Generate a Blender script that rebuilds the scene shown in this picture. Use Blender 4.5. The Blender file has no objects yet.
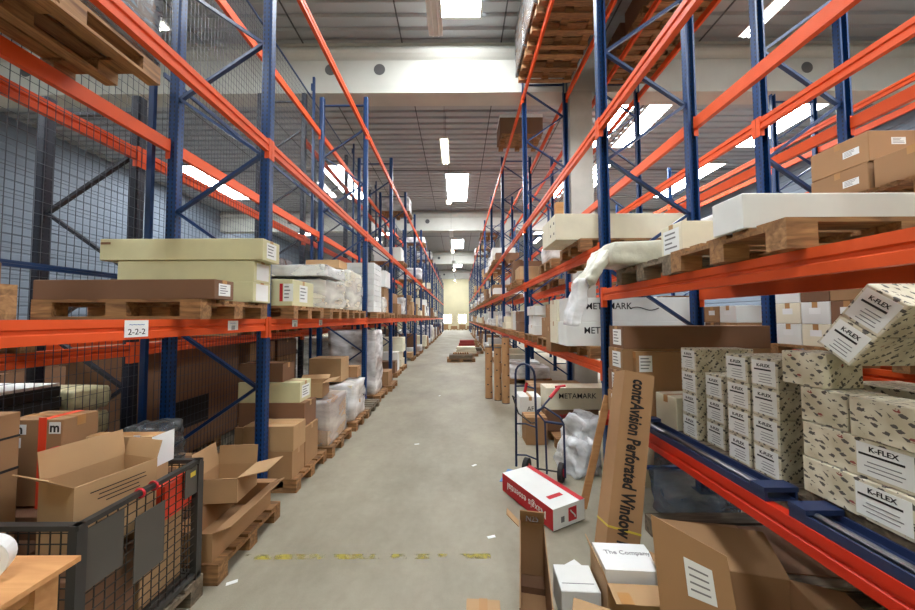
import bpy, bmesh, math, random
from mathutils import Vector, Matrix, Euler, noise
random.seed(7)
SC = bpy.context.scene
COL = SC.collection
PI = math.pi
R = math.radians

# ------------------------------------------------------------------ camera
F = 323.0
PITCH = R(2.3)
CAM_H = 1.88
cam_d = bpy.data.cameras.new('camera')
cam_d.sensor_width = 36.0
cam_d.lens = F / 915.0 * 36.0
cam_d.clip_start = 0.02
cam_d.clip_end = 300
cam = bpy.data.objects.new('camera', cam_d)
COL.objects.link(cam)
cam.location = (0, 0, CAM_H)
YAW = math.atan(0.3 / F)
ROLL = R(0.25)
cam.rotation_euler = (Matrix.Rotation(YAW, 3, 'Z') @ Matrix.Rotation(R(90) + PITCH, 3, 'X') @ Matrix.Rotation(-ROLL, 3, 'Z')).to_euler()
SC.camera = cam
CM = cam.rotation_euler.to_matrix()

def ray(px, py):
    return CM @ Vector(((px - 457.5) / F, -(py - 305.0) / F, -1.0))
def atY(px, py, Y):            # point seen at that pixel in the plane y = Y
    d = ray(px, py); t = Y / d.y
    return Vector((d.x * t, Y, CAM_H + d.z * t))
def atX(px, py, X):
    d = ray(px, py); t = X / d.x
    return Vector((X, d.y * t, CAM_H + d.z * t))
def atZ(px, py, Z=0.0):
    d = ray(px, py); t = (Z - CAM_H) / d.z
    return Vector((d.x * t, d.y * t, Z))

# ------------------------------------------------------------------ materials
def lin(c):
    return tuple((v / 12.92 if v <= 0.04045 else ((v + 0.055) / 1.055) ** 2.4) for v in c)
def rgb(r, g, b):
    return lin((r / 255.0, g / 255.0, b / 255.0)) + (1.0,)

def base_mat(name):
    m = bpy.data.materials.new(name); m.use_nodes = True
    nt = m.node_tree
    b = nt.nodes['Principled BSDF']
    return m, nt, b

def mat(name, c, rough=0.6, metal=0.0, var=0.06, nscale=6.0, bump=0.0, bscale=40.0, objvar=0.0, spec=0.5):
    m, nt, b = base_mat(name)
    N = nt.nodes; L = nt.links
    tc = N.new('ShaderNodeTexCoord')
    nz = N.new('ShaderNodeTexNoise'); nz.inputs['Scale'].default_value = nscale; nz.inputs['Detail'].default_value = 5
    L.new(tc.outputs['Object'], nz.inputs['Vector'])
    hsv = N.new('ShaderNodeHueSaturation'); hsv.inputs['Color'].default_value = c
    mr = N.new('ShaderNodeMapRange')
    mr.inputs['From Min'].default_value = 0.3; mr.inputs['From Max'].default_value = 0.7
    mr.inputs['To Min'].default_value = 1 - var; mr.inputs['To Max'].default_value = 1 + var
    L.new(nz.outputs['Fac'], mr.inputs['Value'])
    if objvar > 0:
        oi = N.new('ShaderNodeObjectInfo')
        m2 = N.new('ShaderNodeMapRange'); m2.inputs['To Min'].default_value = 1 - objvar; m2.inputs['To Max'].default_value = 1 + objvar
        L.new(oi.outputs['Random'], m2.inputs['Value'])
        mu = N.new('ShaderNodeMath'); mu.operation = 'MULTIPLY'
        L.new(mr.outputs[0], mu.inputs[0]); L.new(m2.outputs[0], mu.inputs[1])
        L.new(mu.outputs[0], hsv.inputs['Value'])
    else:
        L.new(mr.outputs[0], hsv.inputs['Value'])
    L.new(hsv.outputs[0], b.inputs['Base Color'])
    b.inputs['Roughness'].default_value = rough
    b.inputs['Metallic'].default_value = metal
    b.inputs['Specular IOR Level'].default_value = spec
    if bump > 0:
        n2 = N.new('ShaderNodeTexNoise'); n2.inputs['Scale'].default_value = bscale; n2.inputs['Detail'].default_value = 4
        L.new(tc.outputs['Object'], n2.inputs['Vector'])
        bp = N.new('ShaderNodeBump'); bp.inputs['Strength'].default_value = bump; bp.inputs['Distance'].default_value = 0.02
        L.new(n2.outputs['Fac'], bp.inputs['Height']); L.new(bp.outputs[0], b.inputs['Normal'])
    return m

def emit(name, c, s):
    m = bpy.data.materials.new(name); m.use_nodes = True
    nt = m.node_tree; nt.nodes.clear()
    e = nt.nodes.new('ShaderNodeEmission'); e.inputs[0].default_value = c; e.inputs[1].default_value = s
    o = nt.nodes.new('ShaderNodeOutputMaterial'); nt.links.new(e.outputs[0], o.inputs[0])
    return m

def wood_mat(name, c1, c2, scale=3.0):
    m, nt, b = base_mat(name); N = nt.nodes; L = nt.links
    tc = N.new('ShaderNodeTexCoord'); mp = N.new('ShaderNodeMapping')
    mp.inputs['Scale'].default_value = (1.2, 9, 9)
    L.new(tc.outputs['Object'], mp.inputs[0])
    nz = N.new('ShaderNodeTexNoise'); nz.inputs['Scale'].default_value = scale; nz.inputs['Detail'].default_value = 6; nz.inputs['Distortion'].default_value = 1.2
    L.new(mp.outputs[0], nz.inputs['Vector'])
    cr = N.new('ShaderNodeValToRGB'); cr.color_ramp.elements[0].color = c1; cr.color_ramp.elements[1].color = c2
    cr.color_ramp.elements[0].position = 0.3; cr.color_ramp.elements[1].position = 0.7
    L.new(nz.outputs['Fac'], cr.inputs[0])
    oi = N.new('ShaderNodeObjectInfo'); m2 = N.new('ShaderNodeMapRange'); m2.inputs['To Min'].default_value = 0.75; m2.inputs['To Max'].default_value = 1.2
    L.new(oi.outputs['Random'], m2.inputs['Value'])
    hs = N.new('ShaderNodeHueSaturation'); L.new(cr.outputs[0], hs.inputs['Color']); L.new(m2.outputs[0], hs.inputs['Value'])
    L.new(hs.outputs[0], b.inputs['Base Color']); b.inputs['Roughness'].default_value = 0.75
    return m

def film_mat(name, c=(0.9, 0.92, 0.94, 1), dens=0.45, nscale=4.0):
    # thin plastic film: mostly see-through with milky streaks and sharp gloss
    m = bpy.data.materials.new(name); m.use_nodes = True
    nt = m.node_tree; nt.nodes.clear(); N = nt.nodes; L = nt.links
    out = N.new('ShaderNodeOutputMaterial')
    tr = N.new('ShaderNodeBsdfTransparent')
    pb = N.new('ShaderNodeBsdfPrincipled'); pb.inputs['Base Color'].default_value = c; pb.inputs['Roughness'].default_value = 0.3
    tc = N.new('ShaderNodeTexCoord'); mp = N.new('ShaderNodeMapping'); mp.inputs['Scale'].default_value = (.8, .8, 1.8)
    mp.inputs['Rotation'].default_value = (0.5, 0.4, 0.3)
    L.new(tc.outputs['Object'], mp.inputs[0])
    nz = N.new('ShaderNodeTexNoise'); nz.inputs['Scale'].default_value = nscale; nz.inputs['Detail'].default_value = 4; nz.inputs['Distortion'].default_value = .5
    L.new(mp.outputs[0], nz.inputs['Vector'])
    mr = N.new('ShaderNodeMapRange'); mr.inputs['From Min'].default_value = 0.3; mr.inputs['From Max'].default_value = 0.75
    mr.inputs['To Min'].default_value = dens * 0.4; mr.inputs['To Max'].default_value = min(1.0, dens * 1.7)
    L.new(nz.outputs['Fac'], mr.inputs['Value'])
    bp = N.new('ShaderNodeBump'); bp.inputs['Strength'].default_value = 0.25; bp.inputs['Distance'].default_value = 0.02
    L.new(nz.outputs['Fac'], bp.inputs['Height']); L.new(bp.outputs[0], pb.inputs['Normal'])
    mx = N.new('ShaderNodeMixShader')
    L.new(mr.outputs[0], mx.inputs[0]); L.new(tr.outputs[0], mx.inputs[1]); L.new(pb.outputs[0], mx.inputs[2])
    L.new(mx.outputs[0], out.inputs[0])
    return m

def post_mat(name, c):
    # painted steel with rows of punched slots
    m, nt, b = base_mat(name); N = nt.nodes; L = nt.links
    tc = N.new('ShaderNodeTexCoord'); sp = N.new('ShaderNodeSeparateXYZ'); L.new(tc.outputs['Object'], sp.inputs[0])
    def M(op, a, bb=None, clamp=False):
        n = N.new('ShaderNodeMath'); n.operation = op; n.use_clamp = clamp
        for i, v in enumerate((a, bb)):
            if v is None: continue
            if isinstance(v, (int, float)): n.inputs[i].default_value = v
            else: L.new(v, n.inputs[i])
        return n.outputs[0]
    fz = M('FRACT', M('DIVIDE', sp.outputs[2], 0.05))
    inz = M('LESS_THAN', M('ABSOLUTE', M('SUBTRACT', fz, 0.5)), 0.27)
    inx = M('LESS_THAN', M('ABSOLUTE', M('SUBTRACT', M('ABSOLUTE', sp.outputs[0]), 0.022)), 0.0065)
    iny = M('LESS_THAN', M('ABSOLUTE', M('SUBTRACT', M('ABSOLUTE', sp.outputs[1]), 0.025)), 0.0065)
    hole = M('MULTIPLY', inz, M('MAXIMUM', inx, iny))
    mx = N.new('ShaderNodeMix'); mx.data_type = 'RGBA'
    L.new(hole, mx.inputs['Factor']); mx.inputs['A'].default_value = c; mx.inputs['B'].default_value = (0.004, 0.006, 0.015, 1)
    L.new(mx.outputs['Result'], b.inputs['Base Color'])
    b.inputs['Roughness'].default_value = 0.42; b.inputs['Specular IOR Level'].default_value = .35
    return m

def kflex_mat(name):
    # white carton printed all over with small slanted dark emblems
    m, nt, b = base_mat(name); N = nt.nodes; L = nt.links
    tc = N.new('ShaderNodeTexCoord'); mp = N.new('ShaderNodeMapping'); mp.inputs['Rotation'].default_value = (R(35), R(35), R(35)); mp.inputs['Scale'].default_value = (1, .55, 1)
    L.new(tc.outputs['Object'], mp.inputs[0])
    nw = N.new('ShaderNodeTexNoise'); nw.inputs['Scale'].default_value = 120; nw.inputs['Detail'].default_value = 2
    L.new(mp.outputs[0], nw.inputs['Vector'])
    vo = N.new('ShaderNodeTexVoronoi'); vo.inputs['Scale'].default_value = 46; vo.inputs['Randomness'].default_value = 0.5
    L.new(mp.outputs[0], vo.inputs['Vector'])
    ad = N.new('ShaderNodeMath'); ad.operation = 'MULTIPLY_ADD'; ad.inputs[1].default_value = -0.78
    L.new(nw.outputs['Fac'], ad.inputs[0]); L.new(vo.outputs['Distance'], ad.inputs[2])
    lt = N.new('ShaderNodeMath'); lt.operation = 'LESS_THAN'; lt.inputs[1].default_value = 0.0
    L.new(ad.outputs[0], lt.inputs[0])
    sp = N.new('ShaderNodeSeparateXYZ'); L.new(tc.outputs['Object'], sp.inputs[0])
    a1 = N.new('ShaderNodeMath'); a1.operation = 'ADD'; L.new(sp.outputs[0], a1.inputs[0]); L.new(sp.outputs[1], a1.inputs[1])
    a2 = N.new('ShaderNodeMath'); a2.operation = 'SUBTRACT'; L.new(a1.outputs[0], a2.inputs[0]); L.new(sp.outputs[2], a2.inputs[1])
    a3 = N.new('ShaderNodeMath'); a3.operation = 'DIVIDE'; a3.inputs[1].default_value = .075; L.new(a2.outputs[0], a3.inputs[0])
    a4 = N.new('ShaderNodeMath'); a4.operation = 'FRACT'; L.new(a3.outputs[0], a4.inputs[0])
    a5 = N.new('ShaderNodeMath'); a5.operation = 'LESS_THAN'; a5.inputs[1].default_value = .55; L.new(a4.outputs[0], a5.inputs[0])
    a6 = N.new('ShaderNodeMath'); a6.operation = 'MULTIPLY'; L.new(a5.outputs[0], a6.inputs[0]); L.new(lt.outputs[0], a6.inputs[1])
    lt = a6
    n3 = N.new('ShaderNodeTexNoise'); n3.inputs['Scale'].default_value = 9
    L.new(tc.outputs['Object'], n3.inputs['Vector'])
    cr = N.new('ShaderNodeValToRGB'); cr.color_ramp.elements[0].color = rgb(186, 176, 148); cr.color_ramp.elements[1].color = rgb(214, 208, 186)
    cr.color_ramp.elements[0].position = .35; cr.color_ramp.elements[1].position = .6
    L.new(n3.outputs['Fac'], cr.inputs[0])
    c2 = N.new('ShaderNodeValToRGB'); c2.color_ramp.interpolation = 'CONSTANT'
    c2.color_ramp.elements[0].color = rgb(84, 80, 74); c2.color_ramp.elements[1].color = rgb(140, 70, 62); c2.color_ramp.elements[1].position = .86
    L.new(vo.outputs['Color'], c2.inputs[0])
    mx = N.new('ShaderNodeMix'); mx.data_type = 'RGBA'; L.new(lt.outputs[0], mx.inputs['Factor'])
    L.new(cr.outputs[0], mx.inputs['A']); L.new(c2.outputs[0], mx.inputs['B'])
    L.new(mx.outputs['Result'], b.inputs['Base Color']); b.inputs['Roughness'].default_value = 0.6
    return m

def floor_mat():
    m, nt, b = base_mat('concrete_floor'); N = nt.nodes; L = nt.links
    tc = N.new('ShaderNodeTexCoord')
    n1 = N.new('ShaderNodeTexNoise'); n1.inputs['Scale'].default_value = 0.7; n1.inputs['Detail'].default_value = 8; n1.inputs['Roughness'].default_value = .65
    n2 = N.new('ShaderNodeTexNoise'); n2.inputs['Scale'].default_value = 14; n2.inputs['Detail'].default_value = 6
    n3 = N.new('ShaderNodeTexNoise'); n3.inputs['Scale'].default_value = 160; n3.inputs['Detail'].default_value = 2
    mp = N.new('ShaderNodeMapping'); mp.inputs['Scale'].default_value = (1.3, .8, 1)
    L.new(tc.outputs['Object'], mp.inputs[0]); L.new(mp.outputs[0], n1.inputs['Vector'])
    for n in (n2, n3): L.new(tc.outputs['Object'], n.inputs['Vector'])
    cr = N.new('ShaderNodeValToRGB'); cr.color_ramp.elements[0].color = rgb(130, 123, 106); cr.color_ramp.elements[1].color = rgb(164, 157, 138)
    cr.color_ramp.elements[0].position = .32; cr.color_ramp.elements[1].position = .68
    L.new(n1.outputs['Fac'], cr.inputs[0])
    a = N.new('ShaderNodeMath'); a.operation = 'MULTIPLY_ADD'; a.inputs[1].default_value = .5; L.new(n2.outputs['Fac'], a.inputs[0]); L.new(n3.outputs['Fac'], a.inputs[2])
    mr = N.new('ShaderNodeMapRange'); mr.inputs['From Min'].default_value = .45; mr.inputs['From Max'].default_value = 1.05
    mr.inputs['To Min'].default_value = .86; mr.inputs['To Max'].default_value = 1.12
    L.new(a.outputs[0], mr.inputs['Value'])
    hs = N.new('ShaderNodeHueSaturation'); L.new(cr.outputs[0], hs.inputs['Color']); L.new(mr.outputs[0], hs.inputs['Value'])
    L.new(hs.outputs[0], b.inputs['Base Color']); b.inputs['Roughness'].default_value = .55
    return m

BLUE = post_mat('blue_post_paint', rgb(8, 54, 106))
BLACKPOST = post_mat('black_post', rgb(28, 32, 46))  # darker colour than the blue posts, for the rack beyond the mesh
BLACKBR = mat('black_brace', rgb(30, 34, 46), .4, var=.03)
BLUE2 = mat('blue_brace_paint', rgb(9, 46, 92), .4, var=.03)
NAVY = mat('navy_paint', rgb(26, 40, 74), .45)
ORANGE = mat('orange_rail_paint', rgb(218, 84, 36), .5, var=.05, spec=.3)
RED_RAIL = mat('red_rail_paint', rgb(192, 42, 18), .5, var=.05, spec=.3)
KRAFT = mat('kraft_card', rgb(158, 121, 84), .8, var=.05, nscale=4, objvar=.12)
KRAFT_L = mat('light_kraft_card', rgb(182, 147, 106), .8, var=.05, nscale=4, objvar=.08)
KRAFT_D = mat('dark_kraft_card', rgb(124, 90, 66), .8, var=.06, nscale=4, objvar=.12)
CREAM = mat('cream_card', rgb(226, 220, 196), .7, var=.04, objvar=.05)
CREAM_Y = mat('yellowed_card', rgb(206, 202, 160), .7, var=.05, objvar=.05)
WHITE = mat('white_card', rgb(226, 228, 224), .65, var=.03, objvar=.05)
PAPER = mat('white_paper', rgb(232, 234, 232), .6, var=.02)
GREYPRINT = mat('grey_print', rgb(120, 120, 122), .6)
TAPE = mat('brown_tape', rgb(176, 130, 78), .3, var=.04)
BLACK = mat('black_print', rgb(24, 22, 22), .6)
BLACKM = mat('dark_steel', rgb(52, 50, 48), .45, var=.1)
REDP = mat('red_print', rgb(190, 28, 40), .5)
ORTAPE = mat('orange_tape', rgb(235, 70, 40), .4)
STRAPY = mat('yellow_strap', rgb(205, 180, 60), .5)
WOOD = wood_mat('pallet_wood', rgb(112, 78, 48), rgb(172, 128, 82))
WOOD_G = wood_mat('grey_pallet_wood', rgb(84, 74, 62), rgb(138, 122, 100))
PLY = wood_mat('plywood', rgb(176, 124, 76), rgb(200, 150, 98), 1.5)
STEEL = mat('galvanised_steel', rgb(165, 168, 172), .3, 1.0)
WIRE = mat('mesh_wire', rgb(70, 74, 84), .5, 0.3)
WIRE_D = mat('dark_wire', rgb(58, 54, 50), .5, 0.4)
CONC = mat('concrete_girder', rgb(190, 190, 182), .8, var=.05, nscale=2)
CONC_C = mat('concrete_column', rgb(176, 174, 166), .8, var=.08, nscale=3)
DECK = mat('ceiling_sheet', rgb(168, 171, 174), .45, .25, var=.05, nscale=.6)
SHEETW = mat('wall_sheet', rgb(112, 124, 138), .6, var=.05, nscale=.5)
DARKSEAM = mat('seam', rgb(88, 88, 90), .8)
CREAMWALL = mat('cream_wall', rgb(212, 203, 168), .8, var=.05, nscale=.8)
RUBBER = mat('rubber', rgb(28, 27, 27), .7)
FILM = film_mat('stretch_film', dens=.3, nscale=2.6)
FILM_W = film_mat('milky_film', dens=.6, nscale=2.6)
BAG = film_mat('grey_bag_film', rgb(92, 96, 98), dens=.65, nscale=8)
BLUE_FILM = film_mat('blue_film', rgb(88, 112, 140), dens=.4, nscale=5)
TUBE = mat('card_tube', rgb(176, 132, 90), .7, objvar=.06)
KFLEX = kflex_mat('emblem_carton')
SKYL = emit('daylit_skylight', (0.93, 0.97, 1.0, 1), 26.0)
LAMP = emit('lit_tube', (1.0, 0.93, 0.72, 1), 22.0)
LAMPW = emit('lit_white_tube', (1.0, 0.98, 0.92, 1), 22.0)
WINL = emit('daylit_window', (0.95, 0.98, 1.0, 1), 9.0)

# ------------------------------------------------------------------ mesh helpers
class MB:
    def __init__(s): s.v = []; s.f = []; s.m = []; s.mi = 0
    def add(s, vs, fs):
        b = len(s.v); s.v += [tuple(v) for v in vs]; s.f += [tuple(b + i for i in f) for f in fs]; s.m += [s.mi] * len(fs)
        return s
    def box(s, x0, x1, y0, y1, z0, z1):
        return s.add([(x0,y0,z0),(x1,y0,z0),(x1,y1,z0),(x0,y1,z0),(x0,y0,z1),(x1,y0,z1),(x1,y1,z1),(x0,y1,z1)],
                     [(0,3,2,1),(4,5,6,7),(0,1,5,4),(1,2,6,5),(2,3,7,6),(3,0,4,7)])
    def bar(s, a, b, w, h, up=(0, 0, 1)):       # rectangular bar from a to b
        a = Vector(a); b = Vector(b); d = (b - a).normalized(); up = Vector(up)
        if abs(d.dot(up)) > .98: up = Vector((0, 1, 0))
        x = d.cross(up).normalized(); y = x.cross(d).normalized()
        vs = []
        for p in (a, b):
            for sx, sy in ((-1,-1),(1,-1),(1,1),(-1,1)):
                vs.append(p + x * sx * w / 2 + y * sy * h / 2)
        return s.add(vs, [(0,1,2,3),(7,6,5,4),(0,4,5,1),(1,5,6,2),(2,6,7,3),(3,7,4,0)])
    def tube(s, pts, r, n=8, closed=False):
        pts = [Vector(p) for p in pts]; rings = []
        k = len(pts); prev = None
        for i, p in enumerate(pts):
            if closed: d = (pts[(i+1) % k] - pts[i-1])
            else: d = pts[min(i+1, k-1)] - pts[max(i-1, 0)]
            d.normalize()
            ref = prev if prev is not None else (Vector((0,0,1)) if abs(d.z) < .9 else Vector((1,0,0)))
            x = ref - d * ref.dot(d)
            if x.length < 1e-4: x = Vector((0,1,0)) - d * d.y
            x.normalize(); prev = x
            y = d.cross(x)
            rr = r[i] if isinstance(r, (list, tuple)) else r
            rings.append([p + (x * math.cos(2*PI*j/n) + y * math.sin(2*PI*j/n)) * rr for j in range(n)])
        vs = [v for rg in rings for v in rg]; fs = []
        for i in range(k if closed else k-1):
            for j in range(n):
                a = i*n + j; b = i*n + (j+1) % n; c = ((i+1) % k)*n + (j+1) % n; d = ((i+1) % k)*n + j
                fs.append((a, b, c, d))
        if not closed:
            fs.append(tuple(range(n-1, -1, -1))); fs.append(tuple((k-1)*n + j for j in range(n)))
        return s.add(vs, fs)
    def quad(s, a, b, c, d, t=0.004):            # a thin plate through four corners
        a, b, c, d = map(Vector, (a, b, c, d)); n = (b - a).cross(d - a).normalized() * t
        return s.add([a, b, c, d, a + n, b + n, c + n, d + n], [(3,2,1,0),(4,5,6,7),(0,1,5,4),(1,2,6,5),(2,3,7,6),(3,0,4,7)])
    def build(s, name, m, parent=None, loc=(0,0,0), rot=(0,0,0), smooth=False):
        me = bpy.data.meshes.new(name); me.from_pydata(s.v, [], s.f)
        mats = m if isinstance(m, (list, tuple)) else [m]
        for q in mats: me.materials.append(q)
        if len(mats) > 1:
            for p, i in zip(me.polygons, s.m): p.material_index = i
        if smooth:
            for p in me.polygons: p.use_smooth = True
        me.update()
        o = bpy.data.objects.new(name, me); COL.objects.link(o)
        o.location = loc; o.rotation_euler = rot
        if parent is not None: o.parent = parent
        return o

def tag(o, label=None, cat=None, group=None, kind=None):
    if label: o['label'] = label
    if cat: o['category'] = cat
    if group: o['group'] = group
    if kind: o['kind'] = kind
    return o
def thing(name, label, cat, loc=(0,0,0), rot=(0,0,0), group=None):
    o = bpy.data.objects.new(name, None); COL.objects.link(o)
    o.empty_display_size = .1
    o.location = loc; o.rotation_euler = rot if isinstance(rot, (tuple, list)) else (0, 0, rot)
    return tag(o, label, cat, group)
KIDS = {}
def kids_of(o):
    return list(o.children)
def dup(root, loc, rot=None, label=None, group=None):
    r = root.copy(); COL.objects.link(r); r.location = loc
    if rot is not None: r.rotation_euler = rot
    if label: r['label'] = label
    if group: r['group'] = group
    elif 'group' in r and group is False: del r['group']
    for ch in list(root.children):
        c = ch.copy(); COL.objects.link(c); c.parent = r
        for g in list(ch.children):
            d = g.copy(); COL.objects.link(d); d.parent = c
    return r
def bxo(name, m, x0, x1, y0, y1, z0, z1, parent=None, **k):
    return MB().box(x0, x1, y0, y1, z0, z1).build(name, m, parent, **k)
def struct(o):
    o['kind'] = 'structure'; return o

FONT_BOLD = None
def text(body, size, m, parent, loc, rot, name='printed_lettering', align='CENTER', ext=0.0006, sx=1.0, bold=0.0):
    cu = bpy.data.curves.new(name, 'FONT'); cu.body = body; cu.size = size; cu.align_x = align; cu.align_y = 'CENTER'
    cu.extrude = ext; cu.offset = bold
    cu.materials.append(m); cu.resolution_u = 2
    tmp = bpy.data.objects.new(name + '_tmp', cu); COL.objects.link(tmp)
    me = bpy.data.meshes.new_from_object(tmp, depsgraph=bpy.context.evaluated_depsgraph_get())
    bpy.data.objects.remove(tmp); bpy.data.curves.remove(cu)
    for v in me.vertices: v.co.x *= sx
    o = bpy.data.objects.new(name, me); COL.objects.link(o); o.location = loc; o.rotation_euler = rot
    o.parent = parent
    return o
FACE = {'-y': (R(90), 0, 0), '+y': (R(90), 0, R(180)), '+x': (R(90), 0, R(90)), '-x': (R(90), 0, R(-90)), '+z': (0, 0, 0)}
def face_pt(sz, face, u, v, off=0.0012):
    # u, v in metres from the face's centre; origin of the carton is its bottom centre
    w, d, h = sz
    if face == '-y': return (u, -d/2 - off, h/2 + v)
    if face == '+y': return (-u, d/2 + off, h/2 + v)
    if face == '+x': return (w/2 + off, u, h/2 + v)
    if face == '-x': return (-w/2 - off, -u, h/2 + v)
    return (u, v, h + off)
def decal(parent, sz, face, u, v, w, h, m, name='shipping_label', t=.0006, off=.0008, rot=0):
    o = bxo(name, m, -w/2, w/2, -h/2, h/2, -t, t, parent)
    o.location = face_pt(sz, face, u, v, off)
    e = Euler(FACE[face]).to_matrix() @ Matrix.Rotation(rot, 3, 'Z')
    o.rotation_euler = e.to_euler()
    return o
def face_text(parent, sz, face, u, v, body, size, m=None, rot=0, **k):
    e = Euler(FACE[face]).to_matrix() @ Matrix.Rotation(rot, 3, 'Z')
    return text(body, size, m or BLACK, parent, face_pt(sz, face, u, v, .0022), e.to_euler(), **k)

def carton(label, loc, sz, m=KRAFT, rz=0, tape=True, seam=None, rot=None, group=None, cat='box', name='cardboard_carton', tm=None):
    """closed carton, origin bottom centre; parts: box_body, tape_strip"""
    t = thing(name, label, cat, loc, rot if rot else (0, 0, rz), group)
    w, d, h = sz
    bv = min(.004, h*.04)
    body = bxo('box_body', m, -w/2, w/2, -d/2, d/2, 0.0005, h, t)
    md = body.modifiers.new('bev', 'BEVEL'); md.width = bv; md.segments = 1
    if tape:
        s = MB()
        if (seam or ('x' if w >= d else 'y')) == 'x':
            s.box(-w/2 - .001, w/2 + .001, -.024, .024, h - .0002, h + .001)
            s.box(-w/2 - .001, -w/2 + .0002, -.024, .024, h - .06, h + .001); s.box(w/2 - .0002, w/2 + .001, -.024, .024, h - .06, h + .001)
        else:
            s.box(-.024, .024, -d/2 - .001, d/2 + .001, h - .0002, h + .001)
            s.box(-.024, .024, -d/2 - .001, -d/2 + .0002, h - .06, h + .001); s.box(-.024, .024, d/2 - .0002, d/2 + .001, h - .06, h + .001)
        s.build('tape_strip', tm or TAPE, t)
    t['_sz'] = list(sz)
    return t
def slabel(t, face, u, v, w=.1, h=.08, lines=True):
    sz = tuple(t['_sz'])
    o = decal(t, sz, face, u, v, w, h, PAPER)
    if lines:
        s = MB(); k = 4
        for i in range(k):
            y = h*.32 - i * h*.2; ww = w * random.uniform(.45, .8)
            s.box(-w*.4, -w*.4 + ww, y - h*.035, y + h*.035, .0007, .0012)
        s.build('printed_text', GREYPRINT, o)
    return o

def simple_box(name, label, cat, loc, sz, m, rz=0, group=None):
    w, d, h = sz
    o = bxo(name, m, -w/2, w/2, -d/2, d/2, 0.0005, h)
    o.location = loc; o.rotation_euler = (0, 0, rz)
    return tag(o, label, cat, group)

def crumple(name, m, sx, sy, sz, amp=.03, freq=4.0, seed=0, parent=None, loc=(0,0,0), rot=(0,0,0), sub=10, flat=True, rnd=.35):
    """rounded lumpy block, bottom at z=0"""
    bm = bmesh.new(); bmesh.ops.create_cube(bm, size=1)
    bmesh.ops.subdivide_edges(bm, edges=bm.edges[:], cuts=sub, use_grid_fill=True)
    for v in bm.verts:
        p = v.co.copy(); q = p.normalized() * .5 * 1.25
        p = p.lerp(q, rnd * (p.length / .866) ** 3)
        p = Vector((p.x * sx, p.y * sy, (p.z + .5) * sz))
        n = noise.noise_vector((p + Vector((seed*3.1, seed, seed*1.7))) * freq) * amp
        n2 = noise.noise_vector((p + Vector((seed, 9, 4))) * freq * 2.7) * amp * .5
        p += n + n2
        p.z = max(p.z, 0.001)
        v.co = p
    me = bpy.data.meshes.new(name); bm.to_mesh(me); bm.free()
    me.materials.append(m)
    for p in me.polygons: p.use_smooth = True
    o = bpy.data.objects.new(name, me); COL.objects.link(o); o.location = loc; o.rotation_euler = rot
    if parent: o.parent = parent
    return o

# ------------------------------------------------------------------ pallets
def make_pallet(m, L=1.2, W=.8):
    t = thing('wooden_pallet', 'wooden pallet', 'pallet')
    for i in range(5):
        y = -W/2 + .0725 + i * (W - .145) / 4
        wd = .0725 if i in (0, 2, 4) else .05
        bxo('deck_plank', m, -L/2, L/2, y - wd, y + wd, .122, .144, t)
    for i in range(3):
        x = -L/2 + .0725 + i * (L - .145) / 2
        bxo('cross_plank', m, x - .0725, x + .0725, -W/2, W/2, .1, .1218, t)
        for j in range(3):
            y = -W/2 + .05 + j * (W - .1) / 2
            bxo('pallet_block', m, x - .0725, x + .0725, y - .05, y + .05, .022, .0998, t)
    for j in range(3):
        y = -W/2 + .05 + j * (W - .1) / 2
        bxo('bottom_plank', m, -L/2, L/2, y - .05, y + .05, 0.0005, .0218, t)
    return t
def small_pallet(m):
    L, W = 1.2, .8; s = MB()
    s.box(-L/2, L/2, -W/2, W/2, .122, .144)
    for i in range(3):
        for j in range(3):
            x = -L/2 + .0725 + i * (L - .145) / 2; y = -W/2 + .05 + j * (W - .1) / 2
            s.box(x - .0725, x + .0725, y - .05, y + .05, 0.0005, .122)
    return s.build('wooden_pallet', m)
_p = {}
def pallet(x, y, z, label, rz=0, m=None, small=False, group=None, rot=None):
    m = m or WOOD; key = (m.name, small)
    if key not in _p:
        o = small_pallet(m) if small else make_pallet(m)
        _p[key] = o; first = True
    else: first = False
    o = _p[key]
    if not first: o = dup(o, (0, 0, 0))
    o.location = (x, y, z); o.rotation_euler = rot or (0, 0, rz)
    if 'group' in o: del o['group']
    tag(o, label, 'pallet', group)
    return o
PT = .1445
# ================================================================== BUILDING
XW0, XW1, YB, YE, ZC = -15.0, 15.0, -7.0, 52.0, 8.7
struct(bxo('floor', floor_mat(), XW0 - .3, XW1 + .3, YB - .3, YE + .3, -.2, 0))
# corrugated roof sheet with real ribs running across the hall
s = MB(); y = YB - .2; pts = []
while y < YE + .2:
    pts += [(y, ZC), (y + .17, ZC), (y + .20, ZC + .06), (y + .28, ZC + .06), (y + .31, ZC)]; y += .34
vs = []; fs = []
for (yy, zz) in pts: vs += [(XW0 - .3, yy, zz), (XW1 + .3, yy, zz)]
for i in range(len(pts) - 1): fs.append((2*i, 2*i+1, 2*i+3, 2*i+2))
s.add(vs, fs); s.add([(XW0-.3, YB-.3, ZC+.1), (XW1+.3, YB-.3, ZC+.1), (XW1+.3, YE+.3, ZC+.1), (XW0-.3, YE+.3, ZC+.1)], [(0,1,2,3)])
struct(s.build('ceiling', DECK))
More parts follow.
